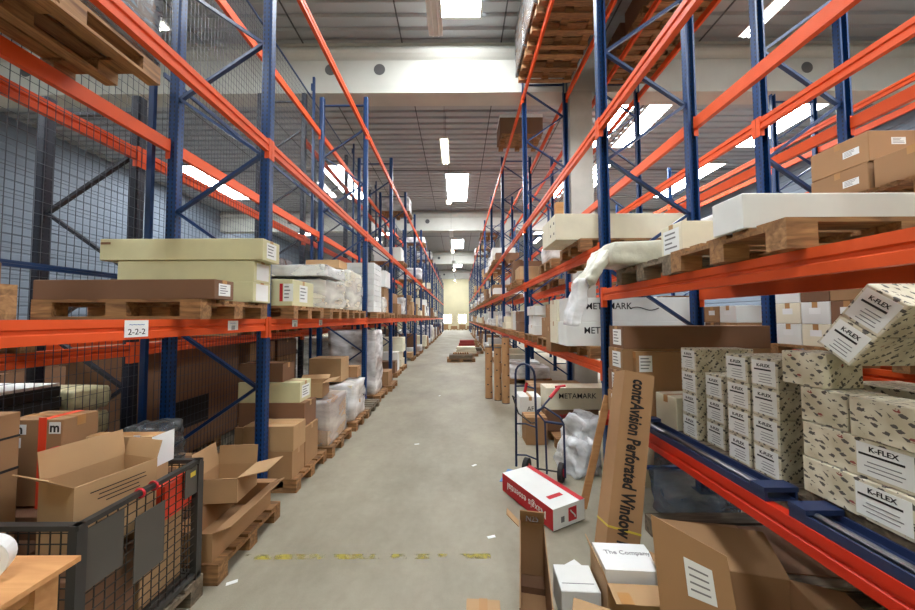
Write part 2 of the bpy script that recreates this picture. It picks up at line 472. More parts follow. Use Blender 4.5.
# side walls of horizontally ribbed sheet
def ribwall(name, x, sgn):
    s = MB(); z = 0; p = []
    while z < ZC + .1:
        p += [(x, z), (x, z + .2), (x + sgn * .03, z + .22), (x + sgn * .03, z + .27), (x, z + .29)]; z += .3
    vs = []; fs = []
    for (xx, zz) in p: vs += [(xx, YB, min(zz, ZC + .1)), (xx, YE, min(zz, ZC + .1))]
    for i in range(len(p) - 1): fs.append((2*i, 2*i+1, 2*i+3, 2*i+2))
    s.add(vs, fs); s.box(min(x + sgn*.05, x + sgn*.25), max(x + sgn*.05, x + sgn*.25), YB, YE, 0, ZC + .1)
    struct(s.build(name, SHEETW))
ribwall('wall_left', XW0, -1); ribwall('wall_right', XW1, 1)
struct(bxo('wall_back', CREAMWALL, XW0 - .3, XW1 + .3, YB - .3, YB, 0, ZC + .1))
s = MB()
# end wall with two window openings beside the aisle axis
wz0, wz1 = 1.05, 2.45
ops = [(-2.4, -1.0), (.05, 1.4)]
xs = [XW0 - .3, ops[0][0], ops[0][1], ops[1][0], ops[1][1], XW1 + .3]
s.box(xs[0], xs[5], YE, YE + .3, 0, wz0); s.box(xs[0], xs[5], YE, YE + .3, wz1, ZC + .1)
for a, b in ((xs[0], xs[1]), (xs[2], xs[3]), (xs[4], xs[5])): s.box(a, b, YE, YE + .3, wz0, wz1)
struct(s.build('wall_end', CREAMWALL))
for i, (a, b) in enumerate(ops):
    w = bxo('window_%d' % (i + 1), WINL, a, b, YE + .12, YE + .14, wz0, wz1); struct(w)
    fr = MB(); fr.box(a, b, YE + .06, YE + .12, wz0, wz0 + .06); fr.box(a, b, YE + .06, YE + .12, wz1 - .06, wz1)
    fr.box(a, a + .05, YE + .06, YE + .12, wz0, wz1); fr.box(b - .05, b, YE + .06, YE + .12, wz0, wz1); fr.box((a+b)/2 - .025, (a+b)/2 + .025, YE + .06, YE + .12, wz0, wz1)
    fr.build('window_frame', CONC, w)
# sheeting seams along the roof
n = 1
for k in range(-5, 7):
    x = -1.35 + k * 2.45
    struct(bxo('trim_%d' % n, DARKSEAM, x - .015, x + .015, YB, YE, ZC - .02, ZC - .002)); n += 1
GY = [-4.8, 7.7, 20.2, 32.7, 45.2]
for gy in GY:
    # concrete girder; above it a rounded duct-like haunch up to the roof
    s = MB(); s.box(XW0, XW1, gy, gy + .5, 7.4, 8.22)
    prof = [(gy + .02, 8.22)] + [(gy + .06 - .13 * math.sin(PI * j / 6), 8.24 + .4 * j / 6) for j in range(7)] + [(gy + .02, 8.68), (gy + .45, 8.68), (gy + .45, 8.22)]
    vs = [(XW0, a, b) for a, b in prof] + [(XW1, a, b) for a, b in prof]; k = len(prof)
    s.add(vs, [(i, (i+1) % k, (i+1) % k + k, i + k) for i in range(k)])
    g = s.build('trim_%d' % n, CONC); struct(g); n += 1
    for hx in (-10.6, -3.1, -1.9, 8.6, 9.75):
        c = MB(); c.tube([(hx, gy - .006, 7.99), (hx, gy + .002, 7.99)], .14, 20); c.build('service_hole', mat('hole_dark', rgb(88, 88, 88), .9) if 'hole_dark' not in bpy.data.materials else bpy.data.materials['hole_dark'], g)
# cross purlin between girders
for py_ in (1.5, 14.6, 26.6, 39):
    struct(bxo('trim_%d' % n, DARKSEAM, XW0, XW1, py_, py_ + .05, ZC - .03, ZC - .004)); n += 1
for gy in GY[1:]:
    struct(bxo('wall_column', CONC_C, 2.74, 3.28, gy - .05, gy + .55, 0, 7.4))
# skylights in the roof; those near the end wall are added to brighten it
for x, y0s, wd in ((.0, ((3.4, 7.0), (14.9, 18.4), (27.6, 31.2), (39.4, 42.8), (46.4, 49.8), (-3.6, -.2)), 1.05),
                   (5.35, ((8.8, 12.6), (14, 18), (22, 26), (33, 37), (46.4, 50), (-1, 3)), .7), (6.5, ((8.8, 12.6), (14, 18), (22, 26), (33, 37), (-1, 3)), .7),
                   (11.4, ((8.8, 12.6), (14, 18), (22, 26), (-1, 3)), .9),
                   (-5.6, ((14, 18), (22, 26), (33, 37), (46.4, 50), (-1, 3)), 1.05), (-12.2, ((14, 18), (22, 26), (-1, 3)), 1.05)):
    for a, b in y0s:
        w = bxo('window_%d' % n, SKYL, x - wd/2, x + wd/2, a, b, ZC - .055, ZC - .05); struct(w)
        f = MB(); e = .05
        f.box(x - wd/2 - e, x - wd/2, a - e, b + e, ZC - .07, ZC - .001); f.box(x + wd/2, x + wd/2 + e, a - e, b + e, ZC - .07, ZC - .001)
        f.box(x - wd/2, x + wd/2, a - e, a, ZC - .07, ZC - .001); f.box(x - wd/2, x + wd/2, b, b + e, ZC - .07, ZC - .001)
        f.build('skylight_frame', CONC, w); n += 1

# ------------------------------------------------------------------ lamps
LZ = 7.05
ORD = ['first', 'second', 'third', 'fourth', 'fifth', 'sixth', 'seventh', 'eighth', 'ninth', 'tenth', 'eleventh', 'twelfth', 'thirteenth', 'fourteenth', 'fifteenth', 'sixteenth', 'seventeenth', 'eighteenth', 'nineteenth', 'twentieth']
def batten(x, y0, lit, label, warm=True, group=None, L=1.5):
    t = thing('batten_light', label, 'light', (x, y0, LZ), 0, group)
    bxo('housing', CONC, -.11, .11, 0, L, .03, .09, t)
    bxo('reflector', WHITE, -.13, .13, 0, L, .02, .03, t)
    for dx in (-.05, .05):
        c = MB(); c.tube([(dx, .03, 0), (dx, L - .03, 0)], .018, 8); c.build('lamp_tube', (LAMP if warm else LAMPW) if lit else PAPER, t)
    for dy in (.15, L - .15):
        c = MB(); c.tube([(0, dy, .09), (0, dy, ZC - LZ - .005)], .006, 5); c.build('hanging_cord', BLACKM, t)
    return t
for i, (y0, lit) in enumerate(((4.25, False), (9.15, True), (14.0, True), (19.0, False), (24, True), (29, False), (34, True), (39, False), (44, True), (-.6, False))):
    if abs(y0 - 14) < .1: L = .5
    else: L = 1.5
    batten(-.38, y0, lit, 'unlit twin-tube batten hanging just behind the camera' if y0 < 0 else '%s twin-tube batten light hanging along the aisle, the %s counted from the near end' % ('glowing' if lit else 'unlit', ORD[i]), L=L)
for i, y0 in enumerate((4.5, 12.5, 21, 29)):
    batten(-5.6 + .35, y0 - .4, True, 'glowing batten light over the neighbouring aisle beyond the wire mesh, %s along' % ORD[i], False)
    batten(5.9 - .55, y0 - .2, True, 'glowing batten light over the neighbouring aisle behind the carton racks, %s along' % ORD[i], False)

# ================================================================== RACKS
YL = [-.30, 3.44, 7.17, 9.95, 12.7] + [12.7 + 2.75 * k for k in range(1, 13)]
YR = [-.25, 3.58, 7.7, 11.55, 15.4] + [15.4 + 3.85 * k for k in range(1, 9)]
PW = .05
def post_mb(h):
    # open-backed channel with folded lips, long axis z
    o = [(-PW, -.045), (-PW, .03), (-.034, .045), (.034, .045), (PW, .03), (PW, -.045), (.03, -.045), (.03, -.0415), (PW - .0035, -.0415), (PW - .0035, .028), (.033, .0415), (-.033, .0415), (-PW + .0035, .028), (-PW + .0035, -.0415), (-.03, -.0415), (-.03, -.045)]
    k = len(o); s = MB()
    s.add([(a, b, 0.006) for a, b in o] + [(a, b, h) for a, b in o],
          [(i, (i+1) % k, (i+1) % k + k, i + k) for i in range(k)][::1] + [tuple(range(k-1, -1, -1)), tuple(range(k, 2*k))])
    return s
def make_frame(h, depth, dark=False):
    t = thing('upright_frame', 'x', 'rack upright')
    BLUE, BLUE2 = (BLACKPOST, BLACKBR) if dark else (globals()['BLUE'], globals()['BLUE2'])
    for x in (0, depth):
        p = post_mb(h).build('post', BLUE, t); p.location = (x, 0, 0)
        f = MB(); f.box(x - .07, x + .07, -.075, .075, 0.0005, .006); f.build('foot_plate', BLUE2, t)
    z = 1.15 - 1.25; node = []
    zs = []
    k = 0; zz = .53
    side = 1
    while zz < h - .25:
        zs.append((zz, side)); zz += .625; side = 1 - side
    for (za, sa), (zb, sb) in zip(zs, zs[1:]):
        a = (.05 if sa == 0 else depth - .05, 0, za); b = (.05 if sb == 0 else depth - .05, 0, zb)
        MB().bar(a, b, .03, .042, (0, 1, 0)).build('diagonal_brace', BLUE2, t)
    for zb in (.25, h - .18):
        MB().bar((.05, 0, zb), (depth - .05, 0, zb), .03, .042, (0, 1, 0)).build('horizontal_brace', BLUE2, t)
    return t
def far_frame(h, depth, dark=False):
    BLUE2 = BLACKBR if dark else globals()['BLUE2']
    t = thing('upright_frame', 'x', 'rack upright')
    for x in (0, depth):
        bxo('post', BLUE2, x - .05, x + .05, -.04, .04, 0.0005, h, t)
    zz = .53; side = 1; s = MB()
    while zz + .625 < h - .25:
        a = (.05 if side == 0 else depth - .05, 0, zz); side = 1 - side
        b = (.05 if side == 0 else depth - .05, 0, zz + .625); zz += .625
        s.bar(a, b, .035, .045, (0, 1, 0))
    s.bar((.05, 0, zz), (depth - .05, 0, zz), .03, .045, (0, 1, 0))
    s.build('brace_lattice', BLUE2, t)
    return t
_f = {}
def frame(x0, sgn, y, h, depth, label, group=None, far=False, dark=False):
    key = (round(h, 2), round(depth, 2), far, dark)
    if key not in _f:
        _f[key] = o = (far_frame if far else make_frame)(h, depth, dark)
    else: o = dup(_f[key], (0, 0, 0))
    o.location = (x0, y, 0); o.rotation_euler = (0, 0, 0 if sgn > 0 else PI)
    if 'group' in o: del o['group']
    return tag(o, label, 'rack upright', group)

def rail_mb(L, h=.125, t=.05):
    # box rail with a stepped front face, from y=0 to y=L, top at z=0, outer face +x
    p = [(-t/2, -h), (t/2, -h), (t/2, -h*.62), (t/2 - .012, -h*.56), (t/2 - .012, -h*.44), (t/2, -h*.38), (t/2, 0), (-t/2, 0)]
    k = len(p); s = MB()
    s.add([(a, 0, b) for a, b in p] + [(a, L, b) for a, b in p], [(i, (i+1) % k, (i+1) % k + k, i + k)[::-1] for i in range(k)] + [tuple(range(k)), tuple(range(2*k-1, k-1, -1))])
    return s
_r = {}
def rail(x, out, y0, y1, ztop, label, m=ORANGE, group=None, far=False, h=.125):
    """out = +1: outer (stepped) face looks to +x"""
    L = round(y1 - y0 - .1, 3); key = (L, m.name, far, h)
    if key not in _r:
        t = thing('shelf_rail', 'x', 'shelf rail')
        rail_mb(L, h).build('rail_body', m, t)
        if not far:
            for yy in (0, L):
                s = MB(); e = -1 if yy == 0 else 1
                s.box(.0255, .031, min(yy, yy + e*.046), max(yy, yy + e*.046), -.2, .02)
                s.box(-.02, .0255, min(yy, yy + e*.0015), max(yy, yy + e*.0015), -.2, .02)
                s.build('end_connector', m, t)
        _r[key] = o = t
    else: o = dup(_r[key], (0, 0, 0))
    off = .0262 * out
    o.location = (x + off, y0 + .05 if out > 0 else y1 - .05, ztop)
    o.rotation_euler = (0, 0, 0 if out > 0 else PI)
    if 'group' in o: del o['group']
    return tag(o, label, 'shelf rail', group)

D1 = 1.0
rackdef = [
    # key, words, front x, sgn into the rack, ys, post height, levels per bay, depth
    ('L1', 'meshed rack', -2.07, -1, YL, 6.9, lambda b: [1.88, 3.8, 6.12], 1.0),
    ('L2', 'rack beyond the mesh', -3.48, -1, YL, 7.0, lambda b: [1.62, 3.72] if b < 2 else [1.62, 3.72, 5.95], 1.0),
    ('R1', 'carton rack', 1.64, 1, YR, 7.75, lambda b: ([.92, 2.19, 4.1, 7.3] if b == 0 else [1.38, 2.70, 4.1, 7.3]), 1.0),
    ('R2', 'second row behind the carton rack', 3.44, 1, YR, 7.75, lambda b: [1.45, 2.78, 4.1, 7.3], .95),
    ('R3', 'rack across the next aisle', 7.7, 1, YR[:8], 7.3, lambda b: [1.6, 3.1, 4.6, 5.95], 1.0),
]
LVW = ['lowest', 'second-lowest', 'third-level', 'topmost']
LVW3 = ['lowest', 'middle', 'topmost']
RK = {}
for key, words_, fx, sg, ys, ph, lv, dep in rackdef:
    RK[key] = (fx, sg, ys, lv, dep)
    for i, y in enumerate(ys):
        far = y > 16
        if far: lab = 'blue uprights of the %s, merging in the far distance' % words_; grp = 'far uprights of the ' + words_
        elif i == 0: lab = 'blue upright of the %s, beside the camera' % words_; grp = None
        else: lab = 'blue braced upright of the %s, %s one down the aisle' % (words_, ORD[i-1]); grp = None
        if key == 'L2' and i < 2: ph_ = 4.3
        else: ph_ = ph
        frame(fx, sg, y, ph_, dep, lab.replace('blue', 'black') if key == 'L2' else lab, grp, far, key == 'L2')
    for b in range(len(ys) - 1):
        y0, y1 = ys[b], ys[b+1]
        L = lv(b)
        for li, z in enumerate(L):
            lw = (LVW3 if len(L) <= 3 else LVW)[li]
            for side in ('front', 'rear'):
                x = fx if side == 'front' else fx + sg * dep
                if key == 'L2' and b < 3 and side == 'rear' and li > 0: continue
                if y0 > 16:
                    if side == 'rear' or key in ('L2',) or (key == 'R2' and li < 2): continue
                    if y0 > 38 and key in ('R2', 'R3'): continue
                    lab = 'thin orange %s rails of the %s, far down the aisle' % (lw, words_); grp = 'far %s rails of the %s' % (lw, words_)
                else:
                    lab = 'orange %s rail, %s side, %s bay, %s' % (lw, 'aisle' if side == 'front' else 'rear', ORD[b], words_); grp = None
                out = (-sg if side == 'front' else sg)
                m = RED_RAIL if (key == 'R1' and b == 0 and li == 0) else ORANGE
                rail(x, out, y0, y1, z, lab, m, grp, y0 > 16)

# small location plates on the level-one rail
def plate(y, w, h, txt, lab, z=1.822):
    t = thing('location_plate', lab, 'sign', (-2.07 + .0532, y, z))
    bxo('plate_panel', PAPER, 0, .0015, -w/2, w/2, -h/2, h/2, t)
    text(txt, h*.5, BLACK, t, (.0022, 0, -h*.2), FACE['+x'], name='plate_digits')
    text('~~~~', h*.4, mat('blue_print', rgb(60, 110, 180), .6) if 'blue_print' not in bpy.data.materials else bpy.data.materials['blue_print'], t, (.0022, 0, h*.25), FACE['+x'], name='plate_logo')
plate(2.03 , .15, .105, '2-2-2', 'white location plate reading 2-2-2 on the orange rail')
plate(2.9, .13, .085, '||||', 'white barcode plate on the orange rail just before the first upright')
plate(4.0, .13, .085, '|||', 'white barcode plate on the orange rail just past the first upright')
plate(4.75, .11, .08, '|||', 'white plate on the orange rail under the plastic-wrapped white bundles')

# ------------------------------------------------------------------ wire mesh behind the first left rack
def mesh_panel(y0, y1, z0, z1, label, sy, sz, t=.0035, group=None, x=-3.27):
    th = thing('wire_mesh_panel', label, 'wire mesh', (x, y0, 0), 0, group)
    s = MB(); y = 0; L = y1 - y0
    while y <= L:
        s.box(-t/2, t/2, y - t/2, y + t/2, z0, z1); y += sy
    z = z0
    while z <= z1:
        s.box(t/2, t*1.5, 0, L, z - t/2, z + t/2); z += sz
    s.build('wire_grid', WIRE, th)
    for zz in (z0, z1): bxo('edge_rod', BLUE2, -.012, .012, 0, L, zz - .012, zz + .012, th)
    return th
for b in range(9):
    y0, y1 = YL[b] + .06, YL[b+1] - .06
    sy, sz, t = (.055, .1, .0035) if b < 3 else (.1, .2, .0045)
    for k, (a, c, w) in enumerate(((.014, 2.28, 'lower'), (2.306, 4.6, 'middle'), (4.626, 6.85, 'upper'))):
        mesh_panel(y0, y1, a, c, '%s wire mesh panel behind the %s bay of the rack' % (w, ORD[b]), sy, sz, t)
    if b < 5:
        th = thing('mesh_support_post', 'slim blue post carrying the wire mesh behind the %s upright' % ORD[b], 'post', (-3.21, YL[b+1] - .12, 0))
        bxo('post_tube', BLUE2, -.025, .025, -.02, .02, .0005, 7.3, th)
        bxo('holding_bracket', BLUE2, -.06, -.026, -.018, .018, 7.0, 7.15, th)
# ================================================================== LEFT SIDE GOODS
def between(pl, pr, Y):
    a = atY(*pl, Y); b = atY(*pr, Y); return a, b
def lbox(label, x0, x1, y0, y1, z0, z1, m=KRAFT, **k):
    return carton(label, ((x0+x1)/2, (y0+y1)/2, z0), (x1-x0, y1-y0, z1-z0), m, **k)

ZL = 1.8805
# --- level one, first bay
pallet(-2.42, 2.68, ZL, 'wooden pallet on the level-one rail carrying the long flat brown carton')
c = lbox('long flat brown carton on a pallet, lying across the level-one rail', -3.08, -1.76, 2.33, 2.53, ZL + PT, ZL + PT + .145, KRAFT_D)
slabel(c, '+x', 0, 0, .12, .09)
pallet(-2.3, 3.08+ .06 - .0, ZL, 'x') if False else None
pallet(-2.30, 3.50 + .02, ZL, 'wooden pallet under the stack of long yellowed cartons') if False else None
q = lbox('bottom long cream carton of three on the level-one rail', -2.95, -1.78, 2.80, 3.06, ZL + PT, ZL + PT + .18, CREAM_Y); slabel(q, '+x', 0, 0, .18, .15, False)
q = lbox('middle long cream carton of three on the level-one rail', -2.98, -1.78, 2.81, 3.06, ZL + PT + .181, ZL + PT + .37, CREAM_Y); slabel(q, '+x', 0, 0, .18, .15, False)
q = lbox('topmost and longest cream carton of three, torn at one corner', -3.13, -1.70, 2.80, 3.06, ZL + PT + .371, ZL + PT + .56, CREAM_Y); slabel(q, '+x', 0, 0, .15, .14)
s = MB(); s.box(-.705, -.62, -.1325, -.1308, .14, .16); s.build('torn_patch', KRAFT_D, q)
pallet(-2.42, .93, ZL, 'wooden pallet whose end juts past the rail near the camera')
lbox('low wooden-brown box on the pallet nearest the camera, level one', -3.0, -1.86, .6, 1.31, ZL + PT, ZL + PT + .09, KRAFT_D)

# --- level one, after the first upright
pallet(-2.42, 3.98, ZL, 'wooden pallet under the cream carton with a red and white label')
q = lbox('cream carton with a red stripe and white label on the level-one rail', -2.75, -1.86, 3.62, 4.15, ZL + PT, ZL + PT + .30, CREAM_Y)
decal(q, q['_sz'], '-y', .32, 0, .035, .2, REDP, 'red_stripe'); slabel(q, '-y', .40, 0, .11, .2); slabel(q, '+x', 0, 0, .2, .2)
def white_bundle(label, x0, x1, y0, y1, z0, z1, seed, rot=(0,0,0), m=None, amp=.02):
    t = thing('wrapped_bundle', label, 'wrapped goods', ((x0+x1)/2, (y0+y1)/2, z0), rot)
    w, d, h = x1-x0, y1-y0, z1-z0
    n = max(1, int(round(h / .13)))
    for i in range(n):
        bxo('paper_ream', m or CREAM, -w/2 + .02 + random.uniform(0, .03), w/2 - .02 - random.uniform(0, .03), -d/2 + .02, d/2 - .02, .012 + i * (h - .02) / n, .012 + (i + .94) * (h - .02) / n, t)
    crumple('plastic_film', FILM, w, d, h, amp, 5, seed, t, rnd=.12)
    return t
pallet(-2.42, 5.0, ZL, 'wooden pallet under the plastic-wrapped white bundles')
pallet(-2.42, 6.0, ZL, 'wooden pallet under the far end of the white bundles')
white_bundle('plastic-wrapped bundle of cream packs on the level-one rail, lower of two', -2.9, -1.88, 4.55, 5.45, ZL + PT, ZL + PT + .42, 3)
white_bundle('long white wrapped roll lying on top of the cream packs', -3.0, -1.84, 4.5, 5.3, ZL + PT + .45, ZL + PT + .62, 5, m=WHITE)
white_bundle('loosely wrapped cream packs behind the white roll on level one', -2.9, -1.9, 5.6, 6.45, ZL + PT, ZL + PT + .72, 8)
lbox('small cream carton perched on the wrapped cream packs', -2.7, -2.1, 5.7, 6.1, ZL + PT + .76, ZL + PT + .9, KRAFT_L)
pallet(-2.42, 7.65, ZL, 'wooden pallet under the tall stack of white reams')
t = thing('ream_stack', 'tall block of white paper reams in film on the level-one rail', 'paper reams', (-2.4, 7.65, ZL + PT))
for i in range(9):
    for k in range(3):
        bxo('paper_ream', WHITE, -.5, .5, -.36 + k*.24, -.125 + k*.24, .003 + i*.125, .12 + i*.125, t)
pallet(-2.42, 8.9, ZL, 'wooden pallet under the brown and white cartons, level one')
lbox('upright brown carton beside the white reams on level one', -2.7, -2.0, 8.75, 9.3, ZL + PT, ZL + PT + .7, KRAFT)
lbox('white carton standing on the upright brown carton, level one', -2.75, -1.95, 8.7, 9.3, ZL + PT + .71, ZL + PT + 1.15, WHITE)
white_bundle('crushed white packs beside the upright brown carton', -2.9, -1.9, 8.2, 8.65, ZL + PT, ZL + PT + .4, 11)

# --- level two pallet high above, first bay
for yy, nm in ((1.98, 'far'), (.74, 'near')):
    pallet(-2.84, yy, 3.8005, 'wooden pallet high on level two of the rack by the camera, %s of two' % nm, rz=R(90))
    t = thing('wrapped_load', 'brown banded load on the high %s pallet above the rack by the camera' % nm, 'wrapped load', (-2.84, yy, 3.8005 + PT), R(90))
    for k in range(4):
        for j in range(2):
            bxo('carton', KRAFT_D, -.56 + j*.565, -.003 + j*.565, -.38, .38, .003 + k*.28, .278 + k*.28, t)
    crumple('stretch_wrap', BAG, 1.2, .8, 1.16, .012, 5, 2, t, rnd=.03)

# --- wire container with its cartons
CX0, CX1, CY0, CY1, CZ0, CZ1 = -2.95, -1.75, 1.52, 2.26, PT, .905
pallet(-2.35, 1.88, 0, 'worn wooden pallet under the dark wire container', m=WOOD_G)
t = thing('wire_container', 'dark steel wire-mesh container with sheet plates on the near pallet', 'container', (0, 0, 0))
r = .022
for (x, y) in ((CX0+r, CY0+r), (CX1-r, CY0+r), (CX0+r, CY1-r), (CX1-r, CY1-r)):
    bxo('corner_post', BLACKM, x-r, x+r, y-r, y+r, CZ0+.001, CZ1, t)
bxo('floor_plate', BLACKM, CX0+.05, CX1-.05, CY0+.05, CY1-.05, CZ0+.03, CZ0+.045, t)
for (a, b) in (((CX0, CY0+r), (CX1, CY0+r)), ((CX0, CY1-r), (CX1, CY1-r)), ((CX0+r, CY0), (CX0+r, CY1)), ((CX1-r, CY0), (CX1-r, CY1))):
    MB().bar((a[0], a[1], CZ1 + .012), (b[0], b[1], CZ1 + .012), .035, .024).build('top_rim', BLACKM, t)
    MB().bar((a[0], a[1], CZ0 + .03), (b[0], b[1], CZ0 + .03), .03, .03).build('bottom_rim', BLACKM, t)
def wiregrid(name, axis, c, u0, u1, z0, z1):
    s = MB(); th = .0042; u = u0
    def bx(u_a, u_b, za, zb, o):
        if axis == 'x': s.box(c + o - th/2, c + o + th/2, u_a, u_b, za, zb)
        else: s.box(u_a, u_b, c + o - th/2, c + o + th/2, za, zb)
    while u < u1: bx(u - th/2, u + th/2, z0, z1, 0); u += .05
    z = z0
    while z < z1: bx(u0, u1, z - th/2, z + th/2, th); z += .05
    return s.build(name, WIRE_D, t)
wiregrid('side_wire_mesh', 'x', CX1 - r, CY0 + .05, CY1 - .05, CZ0 + .04, CZ1)
wiregrid('front_wire_mesh', 'y', CY0 + r, CX0 + .05, CX1 - .05, CZ0 + .04, CZ1)
wiregrid('rear_wire_mesh', 'y', CY1 - r, CX0 + .05, CX1 - .05, CZ0 + .04, CZ1)
PLM = mat('container_plate', rgb(84, 80, 74), .6, .2)
bxo('sheet_plate', PLM, CX1 - .012, CX1 - .008, 1.56, 1.74, .60, .89, t)
bxo('sheet_plate', PLM, CX1 - .012, CX1 - .008, 1.80, 1.98, .45, .80, t)
bxo('sheet_plate', PLM, CX1 - .012, CX1 - .008, 2.12, 2.23, .72, .90, t)
bxo('yellow_tag', STRAPY, CX1 - .0078, CX1 - .0065, 2.16, 2.2, .84, .87, t)
for (yy) in (1.83, 1.91):
    c_ = MB(); c_.tube([(CX1 - .018 + .026*math.cos(a), yy, CZ1 + .012 + .024*math.sin(a)) for a in [2*PI*i/14 for i in range(14)]], .006, 6, True); c_.build('red_ring', REDP, t)

lbox('plain carton at the bottom of the wire container, aisle end', -2.28, -1.84, 1.60, 1.9, .195, .62, KRAFT_D)
lbox('plain carton at the bottom of the wire container, under the labelled boxes', -2.86, -2.32, 1.60, 1.9, .195, .62, KRAFT_D)
lbox('pale carton seen through the wire container, far end', -2.2, -1.84, 1.92, 2.2, .195, .66, KRAFT_L)
lbox('brown carton buried at the back of the wire container', -2.86, -2.27, 1.92, 2.2, .195, .735, KRAFT_D)
q = lbox('brown carton with an orange tape stripe and bold letter marks in the wire container', -2.76, -2.42, 2.0, 2.2, .749, 1.27, KRAFT)
decal(q, q['_sz'], '-y', .05, 0, .05, .545, ORTAPE, 'orange_tape'); decal(q, q['_sz'], '+z', .05, 0, .05, .2, ORTAPE, 'orange_tape')
decal(q, q['_sz'], '-y', -.1, .2, .1, .06, PAPER, 'letter_label'); face_text(q, q['_sz'], '-y', -.1, .2, 'm', .08, bold=.002)
slabel(q, '-y', -.12, .12, .08, .06, False)
decal(q, q['_sz'], '-y', .125, .21, .07, .07, PAPER, 'letter_label'); face_text(q, q['_sz'], '-y', .125, .21, 'm', .08, bold=.002)
q = lbox('dark red flat box with a white address label in the wire container', -2.42, -2.25, 1.93, 1.98, .745, 1.12, REDP, tape=False)
slabel(q, '-y', .0, -.0, .17, .2)
q = lbox('brown carton with white labels at both ends in the wire container', -2.39, -1.93, 2.10, 2.19, .745, 1.13, KRAFT_L)
slabel(q, '-y', -.03, .1, .05, .14, False); slabel(q, '+x', 0, .1, .16, .2, False); slabel(q, '-y', .1, .16, .04, .08)
q = lbox('brown carton bound with black straps at the corner of the wire container', -2.86, -2.49, 1.62, 1.86, .622, 1.36, KRAFT)
s = MB(); s.box(.1855, .187, .0, .018, 0, .735); s.box(.1855, .187, -.12, .12, .42, .435); s.box(.1855, .187, -.12, .12, .6, .612); s.build('black_strap', BLACK, q)

def open_carton(label, loc, sz, rot, flaps, m=KRAFT, inner=None, cat='open box', name='open_carton', group=None):
    """flaps: dict face -> (length, angle outwards from upright, in degrees)"""
    t = thing(name, label, cat, loc, rot, group)
    w, d, h = sz; e = .006
    s = MB(); s.box(-w/2, w/2, -d/2, d/2, .0005, e)
    s.box(-w/2, w/2, -d/2, -d/2 + e, e, h); s.box(-w/2, w/2, d/2 - e, d/2, e, h)
    s.box(-w/2, -w/2 + e, -d/2 + e, d/2 - e, e, h); s.box(w/2 - e, w/2, -d/2 + e, d/2 - e, e, h)
    s.build('box_body', m, t)
    for f, (ln, ang) in flaps.items():
        a = R(ang); s = MB()
        if f[1] == 'y':
            sg = -1 if f[0] == '-' else 1; y0 = sg * (d/2 - e/2)
            s.bar((0, y0, h), (0, y0 + sg*math.sin(a)*ln, h + math.cos(a)*ln), w - .004, e, (0, math.cos(a)*-sg, math.sin(a)))
        else:
            sg = -1 if f[0] == '-' else 1; x0 = sg * (w/2 - e/2)
            s.bar((x0, 0, h), (x0 + sg*math.sin(a)*ln, 0, h + math.cos(a)*ln), d - .004, e, (math.cos(a)*-sg, 0, math.sin(a)))
        s.build('flap', m, t)
    t['_sz'] = list(sz)
    return t
q = open_carton('wide open carton with printed front sitting tilted on the wire container', (-1.99, 1.84, .675), (.36, .27, .37), (0, 0, R(76)), {'+y': (.15, 12), '+x': (.10, 15), '-x': (.12, 50)}, KRAFT_L)
for i in range(4):
    decal(q, q['_sz'], '-y', .0 + .02*(i % 2), .13 - i*.022, .24 - .03*i, .005, BLACK, 'printed_line')
q = thing('plastic_sack', 'crumpled grey plastic sack behind the wire container', 'plastic bag', (-2.41, 2.58, .72))
crumple('sack_body', BAG, .32, .26, .34, .05, 6, 4, q, rnd=.6)
lbox('brown carton hidden under the grey plastic sack', -2.62, -2.22, 2.42, 2.8, PT, .718, KRAFT_D)
lbox('orange and white printed box in the far corner of the wire container', -1.98, -1.82, 2.06, 2.2, .662, .84, ORTAPE, tape=False) if False else None
q = simple_box('orange_box', 'bright orange box at the far rim of the wire container', 'box', (-1.815, 2.10, .662), (.07, .2, .2), ORTAPE)

# --- pallet with open cartons beyond the container
pallet(-2.30, 2.75, 0, 'wooden pallet on the floor carrying the opened cartons by the first upright')
q = open_carton('long open carton with its flap folded out towards the aisle', (-2.02, 2.66, PT), (.44, .66, .22), (0, 0, 0), {'+x': (.2, 62), '-x': (.2, -20), '+y': (.16, 40)}, KRAFT) if False else None
q = open_carton('long low open carton lying on the pallet behind the wire container', (-1.93, 2.73, PT), (.34, .72, .2), (0, 0, 0), {'+x': (.14, 70), '+y': (.12, 100)}, KRAFT)
pb = thing('cardboard_sheet', 'x', 'x') if False else None
q = open_carton('open carton with a pale flap sticking out over the long low carton', (-2.02, 2.88, PT + .21), (.34, .3, .2), (0, 0, R(4)), {'+x': (.24, 78), '-x': (.2, 10), '+y': (.16, 5)}, KRAFT_L)
lbox('flat light carton wedged beside the grey plastic sack', -2.26, -1.98, 2.32, 2.52, .46, .60, KRAFT_L) if False else None
lbox('thick brown carton standing behind the pale-flapped open carton', -2.62, -2.24, 2.84, 3.1, PT, .62, KRAFT)

# --- first stack after the upright
pallet(-2.35, 3.98 - .02, 0, 'wooden pallet under the stack of brown cartons after the first upright')
lbox('lower brown carton at the front of the first stack behind the upright', -2.36, -1.80, 3.56, 3.84, PT, .44, KRAFT)
lbox('upper brown carton at the front of the first stack, pale top', -2.34, -1.79, 3.56, 3.84, .441, .71, KRAFT_L)
q = lbox('wide brown carton at the back of the first stack, half hidden', -2.64, -1.80, 3.86, 4.2, PT, .60, KRAFT)
q = lbox('broad brown carton on the half-hidden one in the first stack', -2.6, -1.82, 3.87, 4.18, .601, .88, KRAFT_D)
q = lbox('cream-ended carton resting near the top of the first stack', -2.62, -1.88, 3.88, 4.16, .881, 1.12, CREAM_Y); slabel(q, '+x', 0, 0, .2, .15)
lbox('dusty brown carton topping the first stack behind the upright', -2.62, -2.1, 3.9, 4.17, 1.121, 1.34, KRAFT_D)
